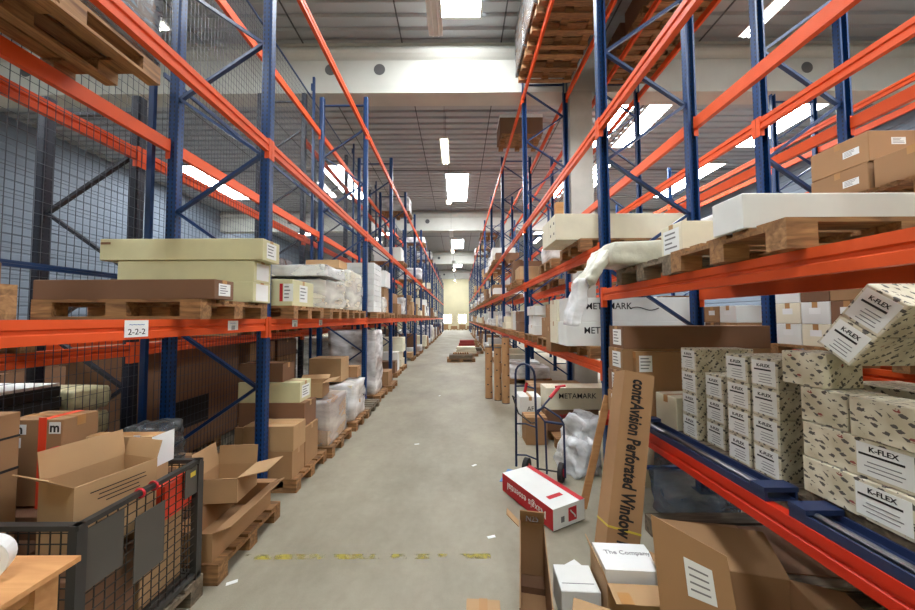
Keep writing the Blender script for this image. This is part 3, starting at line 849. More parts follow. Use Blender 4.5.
# --- wrapped pallets
def wrapped(label, x0, x1, y0, y1, z0, rows, m, seed, film=FILM, nx=2, hh=.3, amp=.018):
    t = thing('wrapped_load', label, 'wrapped load', ((x0+x1)/2, (y0+y1)/2, z0))
    w, d = x1-x0, y1-y0
    for k in range(rows):
        for j in range(nx):
            bxo('carton', m[(k + j) % len(m)], -w/2 + .015 + j*(w-.03)/nx, -w/2 + .015 + (j+1)*(w-.03)/nx - .006, -d/2 + .015, d/2 - .015, .003 + k*hh, (k+1)*hh - .003, t)
    crumple('stretch_wrap', film, w, d, rows*hh + .01, amp, 4, seed, t, rnd=.05, sub=12)
    return t
pallet(-2.3, 4.82, 0, 'wooden pallet under the film-wrapped low load, second along the floor')
wrapped('film-wrapped low load of brown cartons beside the first stack', -2.62, -1.76, 4.45, 5.18, PT, 2, [KRAFT, KRAFT_L], 21, FILM)
open_carton('small opened carton with white paper on the film-wrapped low load', (-2.1, 4.66, PT + .64), (.4, .36, .2), (0, 0, R(8)), {'+x': (.16, 80), '+y': (.1, 60)}, KRAFT_L)
pallet(-2.3, 5.85, 0, 'wooden pallet under the milky wrapped load, third along the floor')
wrapped('milky white wrapped load ending in a tuft of film', -2.6, -1.78, 5.5, 6.2, PT, 2, [CREAM, KRAFT_L], 31, FILM_W, amp=.03)
lbox('clean brown carton standing on the milky wrapped load', -2.55, -2.0, 5.56, 5.95, PT + .65, PT + 1.05, KRAFT_L)
lbox('small brown carton behind the clean one on the milky load', -2.15, -1.85, 5.98, 6.2, PT + .65, PT + .85, KRAFT)
pallet(-2.3, 6.66, 0, 'empty grey wooden pallet before the tall wrapped load', m=WOOD_G)
pallet(-2.35, 7.72, 0, 'wooden pallet under the tall wrapped load in the second bay')
wrapped('tall dark load wrapped in film with a milky side, in the third bay', -2.95, -1.88, 7.34, 8.1, PT, 5, [KRAFT_D, KRAFT], 41, FILM_W, hh=.29)
pallet(-2.3, 8.75, 0, 'low pallet with an open brown carton past the tall wrapped load')
lbox('half-crushed brown carton on the low pallet past the tall load', -2.3, -1.8, 8.4, 8.9, PT, .5, KRAFT)

# --- second (mesh-side) left rack
pallet(-4.3, 2.5, 0, 'grey wooden pallet under the black board pile beyond the mesh', m=WOOD_G)
t = thing('board_pile', 'pile of black boards with a white sheet on top beyond the wire mesh', 'boards', (-4.3, 2.5, PT))
BD = mat('black_board', rgb(40, 36, 34), .6)
for k in range(12):
    bxo('board', BD, -.72 + random.uniform(0, .03), .72 - random.uniform(0, .03), -.45, .45, .002 + k*.095, .002 + k*.095 + .088, t)
bxo('top_sheet', PAPER, -.7, .7, -.44, .44, 1.141, 1.165, t)
YEL = mat('yellow_sack', rgb(186, 178, 140), .5, var=.3, nscale=14)
for k in range(5):
    t = thing('printed_sack', 'yellow and green printed sack %s in the pile beyond the wire mesh' % ['at the bottom', 'second from the bottom', 'in the middle', 'second from the top', 'on top'][k], 'sack', (-3.98, 3.16, .002 + k*.25))
    crumple('sack_body', YEL, .9, .32, .22, .008, 5, k, t, rnd=.25)
t = lbox('huge brown carton with a black printed rectangle, behind the wire mesh', -4.3, -3.5 - .0, 4.9 - .9, 5.7, PT, 1.5, KRAFT_D) if False else None
q = carton('huge brown carton with a black printed rectangle, behind the wire mesh', (-3.95, 4.42, PT), (.85, 1.6, 1.42), KRAFT_D)
decal(q, q['_sz'], '+x', -.12, -.2, .62, .36, BLACK, 'printed_rectangle'); face_text(q, q['_sz'], '+x', -.1, .22, 'PANEL', .14) if False else None
pallet(-3.98, 4.68 , 0, 'wooden pallet under the near half of the huge brown carton') if False else None
pallet(-3.95, 4.3, 0, 'wooden pallet under the huge brown carton behind the mesh', rz=R(90))
lbox('big brown carton standing on the second rack behind the mesh, level one', -4.4, -3.5, 4.95, 5.75, 1.6205 + PT, 1.6205 + PT + 1.3, KRAFT_D)
pallet(-3.98, 5.35, 1.6205, 'wooden pallet on the dark rack beyond the mesh, level one')
pallet(-3.98, 6.42, 1.6205, 'wooden pallet under the wrapped brown bale beyond the mesh')
wrapped('dull brown wrapped bale on the dark rack beyond the mesh, level one', -4.5, -3.52, 6.05, 6.85, 1.6205 + PT, 4, [KRAFT_D], 51, FILM, hh=.33)
pallet(-3.98, 8.2, 1.6205, 'second pallet under a wrapped bale beyond the mesh')
wrapped('second wrapped brown bale further along the dark rack beyond the mesh', -4.5, -3.52, 7.8, 8.6, 1.6205 + PT, 4, [KRAFT_D, KRAFT], 52, FILM, hh=.33)
pallet(-3.98, .9, 0, 'pallet on the floor beyond the mesh near the camera', m=WOOD_G)
wrapped('white wrapped load on the floor beyond the mesh near the camera', -4.5, -3.5, .5, 1.3, PT, 4, [CREAM, KRAFT_L], 53, FILM_W)
pallet(-3.98, 2.2, 1.6205, 'pallet on the lowest rail beyond the mesh, behind the 2-2-2 plate')

# --- table corner with a roll of white tape
t = thing('plywood_table', 'bare plywood table corner with a wooden leg in front of the wire container', 'table', (0, 0, 0))
bxo('tabletop', PLY, -2.5, -1.50, .35, 1.32, .925, .945, t)
bxo('leg', PLY, -1.62, -1.55, 1.22, 1.29, .0005, .925, t); bxo('leg', PLY, -1.62, -1.55, .38, .45, .0005, .925, t)
bxo('leg', PLY, -2.47, -2.4, 1.22, 1.29, .0005, .925, t); bxo('leg', PLY, -2.47, -2.4, .38, .45, .0005, .925, t)
bxo('apron', PLY, -1.60, -1.57, .45, 1.22, .85, .925, t)
t = thing('tape_roll', 'white roll of tape standing on the plywood table', 'tape roll', (-1.69, 1.16, .945), (0, 0, R(35)))
s = MB(); n = 28; ro, ri, hw = .085, .066, .03
vs = []
for j in range(n):
    a = 2*PI*j/n
    for rr, yy in ((ro, -hw), (ro, hw), (ri, hw), (ri, -hw)): vs.append((rr*math.cos(a), yy, ro + .001 + rr*math.sin(a)))
fs = []
for j in range(n):
    for k in range(4):
        a = j*4 + k; b = j*4 + (k+1) % 4; c = ((j+1) % n)*4 + (k+1) % 4; d = ((j+1) % n)*4 + k; fs.append((a, b, c, d))
s.add(vs, fs); s.build('tape_band', PAPER, t)
# ================================================================== RIGHT SIDE GOODS
# --- lower shelf of the near bay: blue channel with a steel roller rod on the red rail
ZS = .9205
def channel(y0, y1, label, z=ZS):
    t = thing('roller_channel', label, 'roller track', (1.665, 0, 0))
    s = MB(); s.box(-.07, .10, y0, y1, z, z + .012); s.box(-.07, -.058, y0, y1, z + .012, z + .045); s.box(.088, .10, y0, y1, z + .012, z + .045)
    s.build('channel_profile', NAVY, t)
    c = MB(); c.tube([(-.022, y0 + .05, z + .042), (-.022, y1 - .05, z + .042)], .016, 10); c.build('roller_rod', STEEL, t)
    for yy in (y0 - .0, y1 - .08): bxo('end_block', NAVY, -.075, .105, yy, yy + .08, z + .0455, z + .07, t)
    return t
channel(1.72, 2.94, 'blue channel with a steel rod on the red rail under the small cartons')
channel(-.1, 1.60, 'blue channel with a steel rod on the red rail at the camera end')
# shelf boards carrying the white cartons
for i in range(11):
    y = .02 + i * .3 
    bxo_ = bxo('shelf_board', WOOD_G, 1.80, 2.585, y, y + .28, ZS, ZS + .018); tag(bxo_, 'grey board across the lower shelf under the white cartons, %s from the camera' % ORD[i], 'shelf board', None)
ZB = ZS + .019

KW, KD, KH = .44, .168, .172
def kproto():
    t = thing('emblem_carton', 'x', 'box')
    b = bxo('box_body', KFLEX, -KW/2, KW/2, -KD/2, KD/2, .0005, KH, t)
    m_ = b.modifiers.new('bev', 'BEVEL'); m_.width = .004; m_.segments = 1
    sz = (KW, KD, KH); t['_sz'] = list(sz)
    decal(t, sz, '-x', 0, 0, KD*.86, KH*.84, WHITE, 'end_label')
    decal(t, sz, '-x', -.005, .018, KD*.62, .009, BLACK, 'black_bar', off=.0022)
    face_text(t, sz, '-x', 0, .042, 'K-FLEX', .026, bold=.0006)
    for i in range(4):
        decal(t, sz, '-x', .01, -.008 - i*.016, KD*(.4 + .1*(i % 2)), .0035, GREYPRINT, 'small_print', off=.0022)
    decal(t, sz, '-x', -.055, -.03, .02, .02, BLACK, 'printed_square', off=.0022) if False else None
    return t
KP = kproto(); _kfirst = [True]
def kbox(x, y, z, label, rot=None):
    if _kfirst[0]: o = KP; _kfirst[0] = False
    else: o = dup(KP, (0, 0, 0))
    o.location = (x, y, z); o.rotation_euler = rot or (0, 0, R(random.uniform(-1.2, 1.2)))
    o['label'] = label
    return o
XF = 1.82
def kstack(y, n, words_, plain=False, xo=0, z0=ZB):
    lv = {4: ['bottom', 'second from the bottom', 'second from the top', 'top'], 3: ['bottom', 'middle', 'top'], 2: ['bottom', 'top'], 1: ['single']}[n]
    for k in range(n):
        kbox(XF + KW/2 + xo, y, z0 + k*(KH + .0015), 'white emblem-printed carton, %s of the %s' % (lv[k], words_))
kstack(2.57, 4, 'column nearest the brown cartons')
kstack(2.385, 3, 'lower column recessed beside the gap', xo=.05)
kstack(2.13, 4, 'third column on the lower shelf')
kstack(1.945, 4, 'fourth column, with its flank exposed')
q = carton('plain cream carton alone at the end of the lower shelf', (1.96, 2.84, ZB), (.34, .24, .27), CREAM, rz=R(6))
# long ones laid parallel to the aisle
KL = .43
def klong(x, y, z, label, L=KL, lab=True, rz=0, rot=None, h=KH, d=.2):
    t = thing('emblem_carton', label, 'box', (x, y, z), rot or (0, 0, rz))
    b = bxo('box_body', KFLEX, -d/2, d/2, -L/2, L/2, .0005, h, t); sz = (d, L, h)
    m_ = b.modifiers.new('bev', 'BEVEL'); m_.width = .004; m_.segments = 1
    if lab:
        decal(t, sz, '-x', L*.22, 0, L*.42, h*.8, WHITE, 'side_label')
        decal(t, sz, '-x', L*.20, .02, L*.34, .009, BLACK, 'black_bar', off=.0022)
        face_text(t, sz, '-x', L*.22, .045, 'K-FLEX', .03, bold=.0006)
        for i in range(3): decal(t, sz, '-x', L*.22, -.01 - i*.018, L*(.25 + .05*(i % 2)), .004, GREYPRINT, 'small_print', off=.0022)
    return t
bxo_ = bxo('shelf_board', WOOD_G, 1.785, 2.70, .3, 1.70, ZB + .0, ZB + .06); tag(bxo_, 'thick grey board under the long white cartons at the camera end', 'shelf board')
Z2 = ZB + .061
klong(1.86, 1.47, Z2, 'long white emblem carton at the bottom of the sagging pile, label at its end')
klong(1.86, 1.02, Z2, 'long white emblem carton at the bottom, nearest the camera', lab=False)
klong(1.87, 1.47, Z2 + KH + .002, 'long white emblem carton second in the sagging pile, label at its end', rz=R(1.5))
klong(1.87, 1.02, Z2 + KH + .002, 'long white emblem carton second layer, nearest the camera', lab=False)
klong(1.88, 1.60, Z2 + 2*(KH + .002), 'short white emblem carton in the third layer of the sagging pile', L=.2, lab=False)
klong(1.89, 1.70, Z2 + 3*(KH + .002), 'short white emblem carton in the fourth layer under the tilted pair', L=.2, lab=False)
klong(1.86, 1.26, Z2 + 2*(KH + .002), 'long white emblem carton laid over the gap in the third layer', lab=False)
klong(1.92, .82, Z2 + 2*(KH + .002), 'white emblem carton in the third layer at the camera end', L=.4, lab=False)
klong(1.92, 1.06, Z2 + 3*(KH + .002), 'short white emblem carton against the tilted pair, lower of two', L=.36, lab=False, rz=R(-2))
klong(1.92, 1.06, Z2 + 4*(KH + .002), 'short white emblem carton against the tilted pair, upper of two', L=.36, lab=False, rz=R(-3))
# the tilted pair
for (pz, lab_) in ((0, 'lower'), (1, 'upper')):
    a = R(38)
    base = Vector((1.80 + KW/2, 1.565, 1.70))
    up = Matrix.Rotation(a, 3, 'X') @ Vector((0, 0, 1))
    kb = kbox(0, 0, 0, '%s of two tilted white cartons with their label ends facing the aisle' % lab_, (a, 0, 0))
    kb.location = base + up * (pz * (KH + .003))
# second row of boxes behind
for r_, yy in enumerate((.6, .95, 1.3, 1.65)):
    for k in range(3):
        klong(2.3, yy, ZB + .061 + k*(KH + .002), 'white emblem carton in the hidden row behind the long ones, %s along, layer %s' % (ORD[r_], ['low', 'mid', 'high'][k]), L=.33, lab=False, d=.3)

# --- brown long cartons across the far end of the near bay
for k in range(4):
    q = lbox('long brown end-labelled carton, %s of four by the second upright' % ['lowest', 'second lowest', 'second highest', 'highest'][k], 1.53 + .01*k, 2.95, 3.06, 3.34, ZB + k*.214, ZB + k*.214 + .2125, KRAFT_D if k % 2 else KRAFT)
    slabel(q, '-x', .02, 0, .16, .15)
q = lbox('short brown carton standing before the long brown cartons', 1.64, 2.1, 3.0, 3.05, ZB, ZB + .62, KRAFT); slabel(q, '-y', -.14, .2, .12, .15)

# --- level 2.19 of the near bay
ZR = 2.1905
pallet(2.10, 1.86, ZR, 'wooden pallet on the orange rail under the long white carton', rz=R(0))
q = carton('long white carton on the pallet nearest the camera, upper rail', (2.25, 1.75, ZR + PT), (1.55, .2, .185), WHITE, tape=False)
pallet(2.14, 2.72, ZR, 'grey worn pallet on the orange rail under the cream carton and plastic roll', m=WOOD_G)
q = carton('cream carton with printed end on the second pallet of the orange rail', (2.05, 2.46, ZR + PT), (.82, .24, .25), CREAM)
slabel(q, '-x', 0, 0, .18, .18); slabel(q, '-y', .2, 0, .14, .18)
t = thing('wrapped_roll', 'long white roll in plastic sagging over the rail at the second upright', 'roll', (1.35, 2.95, ZR + PT))
SLEEVE = mat('milky_sleeve', rgb(196, 194, 178), .35, var=.12, nscale=9, bump=.3, bscale=14)
o = crumple('plastic_sleeve', SLEEVE, 1.25, .42, .2, .015, 5, 6, t, loc=(.60, 0, .001), rnd=.3, sub=14)
o = crumple('drooping_end', SLEEVE, .10, .30, .36, .03, 7, 9, t, loc=(-.20, .0, -.16), rot=(0, R(34), 0), rnd=.3, sub=14)
o = crumple('loose_film', FILM_W, .09, .24, .42, .03, 7, 19, t, loc=(-.31, .02, -.53), rot=(0, R(12), 0), rnd=.4)

# --- second row (behind), upper brown cartons and fillers
def row(prefix, xs, y, z0, n, szs, mats, pal=True, labs=None):
    pass
pallet(3.98, 2.66, 2.7805, 'wooden pallet high on the second row under the brown cartons')
LVN = ['bottom', 'middle', 'top']
for k in range(3):
    for j in range(2):
        if k == 2 or (k == 1 and j == 0): continue
        q = carton('%s brown carton of the high second-row pile, %s' % (LVN[k], ['camera side', 'far side'][j]), (4.02, 2.42 + j*.47, 2.7805 + PT + k*.262), (1.1, .45, .26), KRAFT, rz=R(random.uniform(-1.5, 1.5)))
        slabel(q, '-y', -.3, .04, .12, .06); slabel(q, '-x', .1, 0, .12, .06)
pallet(3.95, 1.35, 2.7805, 'second wooden pallet high on the second row near the camera')
for k in range(2):
    q = carton('lone brown carton on the high second row nearest the camera', (4.0, 1.35, 2.7805 + PT + k*.25), (1.1, .7, .248), KRAFT_L) if k == 0 else None
for j, (yy, nn, mm) in enumerate(((1.2, 3, WHITE), (2.1, 3, CREAM), (3.1, 2, WHITE))):
    pallet(3.93, yy, 1.4505, '%s wooden pallet seen behind the white cartons, second row' % ORD[j], small=True) if j != 2 else None
    for k in range(nn if j != 2 else 0):
        for i in range(2):
            carton('%s carton on the second row, %s pallet, layer %s, %s' % (['white', 'cream', 'white'][j], ORD[j], ORD[k], ['aisle side', 'wall side'][i]), (3.66 + i*.56, yy, 1.4505 + PT + k*.26), (.55, .7, .258), mm)
# carton floor loads of the second row
for j, yy in enumerate((.8, 2.0, 3.0)):
    pallet(3.93, yy, 0, 'floor pallet in the dark under the second row, %s from the camera' % ORD[j], small=True)
    wrapped('dim film-wrapped load under the second row, %s from the camera' % ORD[j], 3.4, 4.4, yy - .38, yy + .38, PT, 3, [KRAFT_D, CREAM], 60 + j, FILM, hh=.32)
t = thing('plastic_heap', 'bluish plastic film heaped in the shade under the lower shelf', 'plastic film', (2.25, 3.2, 0))
crumple('film_folds', BLUE_FILM, .6, .4, .34, .06, 4, 14, t, rnd=.5)

# --- second bay, lower shelf 1.38 : branded long cartons
ZR2 = 1.3805
pallet(2.2, 4.32, ZR2, 'wooden pallet under the long white lettered cartons, second bay')
for k in range(2):
    q = lbox('%s long white lettered carton running behind the second upright' % ['lower', 'upper'][k], 1.35 + .02*k, 2.95, 4.02, 4.36, ZR2 + PT + k*.301, ZR2 + PT + k*.301 + .30, WHITE, tape=False)
    face_text(q, q['_sz'], '-y', -.30 + .02*k, .04, 'METAMARK', .115, bold=.0008, sx=.95)
    s = MB(); s.tube([(-.02 + .03*i, -.1725, .16 + .02*math.sin(i*.55)) for i in range(13)], .005, 5)
    s.build('printed_swoosh', BLACK, q)
    q = lbox('%s cream carton behind the lettered ones, second bay' % ['lower', 'upper'][k], 1.34, 2.4, 4.38, 4.70, ZR2 + PT + k*.301, ZR2 + PT + k*.301 + .30, CREAM)
lbox('brown carton at the corner of the lettered pile, lower', 1.36, 1.9, 4.74, 5.0, ZR2 + .0, ZR2 + .36, KRAFT)
lbox('brown carton at the corner of the lettered pile, upper', 1.36, 1.9, 4.74, 5.0, ZR2 + .361, ZR2 + .70, KRAFT)
# level 2.70 second bay: long cream boxes
ZR3 = 2.7005
pallet(2.1, 4.3, ZR3, 'wooden pallet under the pair of long cream cartons, high in the second bay')
q = lbox('long cream carton high in the second bay, camera-side one of the pair', 1.22, 3.0, 3.98, 4.26, ZR3 + PT, ZR3 + PT + .33, CREAM, tape=False)
for i in range(4): decal(q, q['_sz'], '-x', -.07 + .14*(i % 2), .06 - .13*(i//2), .03, .03, BLACK, 'printed_mark')
q = lbox('long cream carton high in the second bay, far one of the pair', 1.22, 2.9, 4.28, 4.6, ZR3 + PT, ZR3 + PT + .33, CREAM, tape=False)
simple_box('wood_offcut', 'short wooden block standing on the long cream cartons', 'wood block', (1.4, 4.4, ZR3 + PT + .331), (.1, .1, .28), PLY)

# --- floor of the second bay
q = lbox('long cream lettered carton on the floor of the second bay, upper', 1.35, 2.9, 5.0, 5.35, .47, .80, CREAM, tape=False); face_text(q, q['_sz'], '-y', -.3, .04, 'METAMARK', .11, bold=.0008)
q = lbox('long brown lettered carton on the floor of the second bay, lower', 1.33, 2.9, 5.0, 5.4, PT, .469, KRAFT_D, tape=False); face_text(q, q['_sz'], '-y', -.3, .06, 'METAMARK', .1, REDP, bold=.0008)
pallet(2.0, 5.1, 0, 'wooden pallet under the long lettered cartons on the floor', small=True)
q = lbox('white carton with small blue print beside the long floor cartons', .98, 1.32, 5.2, 5.6, .0, .62, WHITE); face_text(q, q['_sz'], '-y', 0, .12, 'AF', .1)
lbox('low brown carton beside the white one with blue print', 1.0, 1.32, 4.85, 5.15, 0, .4, KRAFT)
t = thing('plastic_heap', 'white plastic bags spilling onto the floor by the hand truck', 'plastic bags', (1.66, 4.22, 0), (0, 0, .3))
crumple('crumpled_bag', FILM_W, .5, .4, .6, .1, 6, 15, t, loc=(0, 0, 0), rnd=.6)
crumple('torn_film', film_mat('thick_film', dens=.8), .36, .34, .4, .08, 7, 17, t, loc=(-.24, -.12, 0), rnd=.6)
t = thing('plastic_heap', 'grey plastic film bundled under the lettered cartons', 'plastic film', (2.6, 4.3, 0), (0, 0, .1))
crumple('film_folds', BAG, .7, .6, .62, .1, 4, 19, t, rnd=.5)
for k in range(4):
    t = thing('vinyl_roll', 'cream roll standing in the open crate by the plank, %s' % ORD[k], 'roll', (1.72 + k*.13, 3.82 - .05*k, 0))
    s = MB(); s.tube([(0, 0, .001), (.02*k - .03, 0, .78 - .05*k)], .05, 14); s.build('roll_body', CREAM, t, smooth=True)

# --- small cartons on the lowest rail of the second row, seen over the white emblem cartons
for j, yy in enumerate((3.05, 4.33, 5.64)):
    pallet(3.93, yy if j else 3.08, 1.4505, '%s small-carton pallet on the lowest rail of the second row' % ['nearest', 'middle', 'farthest'][j], small=True)
    for k in range(3 if j != 1 else 2):
        for i in range(3):
            mm, nm = [(WHITE, 'white'), (KRAFT, 'brown'), (CREAM, 'cream'), (KRAFT_D, 'dark brown'), (WHITE, 'white')][(i*2 + k*3 + j) % 5]
            q = carton('%s small carton, layer %s, column %s, %s second-row pallet' % (nm, ['one', 'two', 'three'][k], ['one', 'two', 'three'][i], ['nearest', 'middle', 'farthest'][j]),
                       (3.65, (yy if j else 3.08) - .255 + i*.255, 1.4505 + PT + k*.212), (.5, .25, .21), mm)
            slabel(q, '-x', 0, .02, .1, .06, False)

# --- three cardboard tubes
for i, (px, yb, H) in enumerate(((489, 398, 1.2), (498, 400, 1.2), (506, 403, 1.46))):
    p = atZ(px, yb, 0)
    t = thing('cardboard_tube', ['short brown cardboard tube, aisle-side one of three', 'brown cardboard tube between the other two', 'tallest brown cardboard tube of the three'][i], 'cardboard tube', (p.x, p.y, 0))
    s = MB(); s.tube([(0, 0, .012), (0, 0, H - .012)], .085, 20); s.build('tube_body', TUBE, t, smooth=False)
    for zz in (.0, H - .013):
        s = MB(); s.tube([(0, 0, zz + .0005), (0, 0, zz + .013)], .088, 20); s.build('end_cap', NAVY if i == 2 else BLACKM, t)
    for k in range(6):
        s = MB(); a = -PI/2 + (-.5 if k % 2 else .4); z = .15 + k * (H - .3) / 5
        s.tube([(.0865*math.cos(a + j*.12), .0865*math.sin(a + j*.12), z + .0*j) for j in range(4)], .014, 6); s.build('dark_print_mark', BLACK, t)

# --- hand truck
t = thing('hand_truck', 'dark blue hand truck with red grips standing behind the red and white box', 'hand truck', (0.01, .12, 0))
def P(px, py, Y): return atY(px, py, Y)
def arc(a, b, up, n=8):
    a = Vector(a); b = Vector(b); c = (a + b) / 2; o = []
    for i in range(n + 1):
        th = PI * i / n; o.append(c + (a - c) * math.cos(th) + Vector(up) * math.sin(th))
    return o
Lb, Rb = Vector((.70, 3.92, .06)), Vector((.93, 3.78, .06))
Lt, Rt = Vector((.72, 4.02, 1.17)), Vector((.93, 3.88, 1.17))
s = MB(); s.tube([Lb, Lb.lerp(Lt, .5)] + arc(Lt, Rt, (0, .01, .13)) + [Rb.lerp(Rt, .5), Rb], .014, 10); s.build('main_frame', NAVY, t, smooth=True)
for f_ in (.12, .45, .86):
    s = MB(); s.tube([Lb.lerp(Lt, f_), Lb.lerp(Lt, f_).lerp(Rb.lerp(Rt, f_), .5) + Vector((0, .02, .015)), Rb.lerp(Rt, f_)], .010, 8); s.build('cross_bar', NAVY, t)
# second hoop behind (folding legs)
A, B = Vector((1.02, 3.72, .06)), Vector((1.20, 3.62, .06)); A2, B2 = Vector((1.04, 3.85, .62)), Vector((1.235, 3.75, .62))
s = MB(); s.tube([A, A2, A2 + Vector((-.08, .06, .1))], .012, 8); s.build('folding_leg', NAVY, t)
s = MB(); s.tube([B, B2, B2 + Vector((-.03, .03, .07)), Vector((1.05, 3.9, .78)), Rb.lerp(Rt, .62)], .012, 8); s.build('folding_leg', NAVY, t)
s = MB(); s.tube([A2, B2], .016, 8); s.build('cross_bar', NAVY, t)
h0, h1 = Rb.lerp(Rt, .58), Vector((1.27, 4.02, 1.0))
s = MB(); s.tube([h0, h0.lerp(h1, .62)], .012, 8); s.build('lever_bar', NAVY, t)
s = MB(); s.tube([h0.lerp(h1, .6), h1], .022, 10); s.build('red_grip', REDP, t)
s = MB(); s.tube([h1 + Vector((-.05, 0, .0)), h1 + Vector((.08, 0, .015))], .014, 8); s.build('grip_end', REDP, t)
s = MB(); s.tube([Lb.lerp(Lt, .72), Vector((.66, 3.9, .92)), Vector((.72, 3.86, .72)), Vector((.86, 3.8, .62)), Rb.lerp(Rt, .5)], .009, 8); s.build('hose_loop', BLACKM, t)
s = MB(); s.tube([Lb.lerp(Lt, .76) + Vector((.1, -.06, .05)), Lb.lerp(Lt, .82) + Vector((.13, -.06, .1))], .018, 8); s.build('red_latch', REDP, t)
for c_, nm in ((Vector((.80, 3.80, .105)), 1), (Vector((1.17, 3.66, .105)), 2)):
    d = Vector((.85, -.5, 0)).normalized()
    s = MB(); s.tube([c_ - d*.025, c_ + d*.025], .105, 22); s.build('wheel', RUBBER, t)
    s = MB(); s.tube([c_ - d*.032, c_ + d*.032], .045, 14); s.build('hub', REDP, t)
s = MB(); s.tube([Vector((.80, 3.80, .105)), Vector((1.17, 3.66, .105))], .010, 8); s.build('axle', BLACKM, t)
BLP = mat('toe_plate_blue', rgb(70, 130, 190), .5)
s = MB(); s.quad((.46, 3.66, .006), (.66, 3.50 + .14, .006), (.80, 3.86, .006), (.60, 3.96, .006), .005); s.build('toe_plate', BLP, t)

# --- red and white box on the floor
a = Vector((.826, 2.90)); b = Vector((.478, 3.58)); c3 = Vector((1.16, 3.12))
ux = (a - b); L_ = ux.length; ang = math.atan2(ux.y, ux.x)
W_ = .385; cen = (a + b) / 2 + Vector((-ux.y, ux.x)).normalized() * W_/2
q = thing('retail_box', 'red and white printed box lying on the floor in front of the hand truck', 'box', (cen.x, cen.y, 0.012), (0, 0, ang))
H_ = .185
bxo('box_body', WHITE, -L_/2, L_/2, -W_/2, W_/2, .001, H_, q)
sz = (L_, W_, H_)
decal(q, sz, '-y', 0, 0, L_ - .001, H_ - .002, REDP, 'red_side_panel'); decal(q, sz, '+y', 0, 0, L_ - .001, H_ - .002, REDP, 'red_side_panel')
decal(q, sz, '+z', 0, W_/2 - .03, L_ - .001, .06, REDP, 'red_top_band')
face_text(q, sz, '-y', 0.0, .0, 'Maxgis essential', .1, PAPER, rot=PI, bold=.0004, sx=.92)
decal(q, sz, '+z', .22, -.02, .05, .17, REDP, 'red_tab')
# swirl emblem on the white end: a ring cut by a white wave
decal(q, sz, '+x', .04, .0, .1, .12, REDP, 'end_emblem')
s = MB(); s.tube([(.0, .03*math.cos(i*.45), -.035 + i*.012 ) for i in range(7)], .007, 6); o = s.build('emblem_wave', PAPER, q); o.location = (L_/2 + .002, .04, H_/2)
decal(q, sz, '+x', -.08, -.02, .04, .05, GREYPRINT, 'grey_stamp')

# --- narrow open carton standing on the floor
q = open_carton('tall narrow open carton beside the red and white box, far flap raised', (.455, 2.02, 0), (.17, .74, .41), (0, 0, R(-11)), {'+y': (.16, -35), '-x': (.02, 0)}, KRAFT)
face_text(q, (.19, .74, .41), '+y', 0, .0, '', .05) if False else None
o = text('N25', .05, GREYPRINT, q, (0, .30, .475), (R(90 - 35), 0, 0))
q2 = MB().quad((-.095, .30, .41), (-.095, .37, .41), (-.18, .42, .46), (-.18, .33, .47), .005).build('side_flap', KRAFT_L, q)
bxo('inner_pad', KRAFT_D, -.088, .088, .25, .36, .0085, .05, q)

# --- contravision carton leaning against the rail
base = Vector((1.13, 2.44, 0)); top = Vector((1.50, 2.77, 1.43))
ax = (top - base).normalized(); Ln = 1.46
q = thing('long_carton', 'long lettered brown carton leaning against the red lower rail', 'box', (base.x, base.y, 0.02))
zq = ax; yaw = R(2)
xv = Vector((math.cos(-yaw), math.sin(-yaw), 0)); xv = (xv - zq * xv.dot(zq)).normalized(); yv = zq.cross(xv)
q.rotation_euler = Matrix((xv, yv, zq)).transposed().to_euler()
wS, dS = .235, .20
bxo('box_body', KRAFT, -wS/2, wS/2, -dS/2, dS/2, .03, Ln, q)
sz = (wS, dS, Ln)
text('contrAvision Perforated Window Film', .14, BLACK, q, (.0, -dS/2 - .0022, Ln/2 + .02), (Euler((R(90), 0, 0)).to_matrix() @ Matrix.Rotation(R(-90), 3, 'Z')).to_euler(), name='bold_lettering', bold=.0045, sx=.60, ext=.001)
s = MB(); zz = .30
s.box(-wS/2 - .002, wS/2 + .002, -dS/2 - .002, -dS/2 - .0005, zz, zz + .014); s.box(-wS/2 - .002, -wS/2 - .0005, -dS/2 - .002, dS/2, zz, zz + .014)
s.box(wS/2 + .0005, wS/2 + .002, -dS/2 - .002, dS/2, zz, zz + .014)
s.build('yellow_strap', STRAPY, q)
# --- wooden plank
q = thing('wooden_plank', 'narrow bare wooden plank leaning behind the long lettered carton', 'plank', (0, 0, 0))
MB().bar((1.22, 3.25, .012), (1.565, 3.42, 1.06), .07, .022, (0, -1, .2)).build('plank_body', PLY, q)

# --- cartons at the bottom edge
q = open_carton('big torn open carton with a white label on its raised panel', (1.56, 1.80, 0), (.62, .42, .36), (0, 0, R(-14)), {'+y': (.26, 60), '+x': (.25, 95), '-x': (.12, 70)}, KRAFT)
inv = (Matrix.Translation(q.location) @ Matrix.Rotation(R(-14), 4, 'Z')).inverted()
w3 = [atY(661, 612, 1.72), atY(742, 640, 1.50), atY(651, 514, 1.74)]
pn = (w3[1] - w3[0]).cross(w3[2] - w3[0]); rd = ray(727, 556); co_ = Vector((0, 0, CAM_H))
w4 = co_ + rd * (pn.dot(w3[0] - co_) / pn.dot(rd))
cs = [inv @ c for c in (w3[0], w3[1], w4, w3[2])]
MB().quad(*cs, .006).build('raised_panel', KRAFT, q)
e1 = (cs[1] - cs[0]); e2 = (cs[3] - cs[0]); nn = e1.cross(e2).normalized()
if nn.dot(inv @ Vector((0, 0, CAM_H)) - cs[0]) < 0: nn = -nn
def pp(u, v): return cs[0] + e1*u + (cs[3] - cs[0]).lerp(cs[2] - cs[1], u)*v + nn * .0085
MB().quad(pp(.42, .30), pp(.78, .30), pp(.78, .72), pp(.42, .72), -.001).build('shipping_label', PAPER, q)
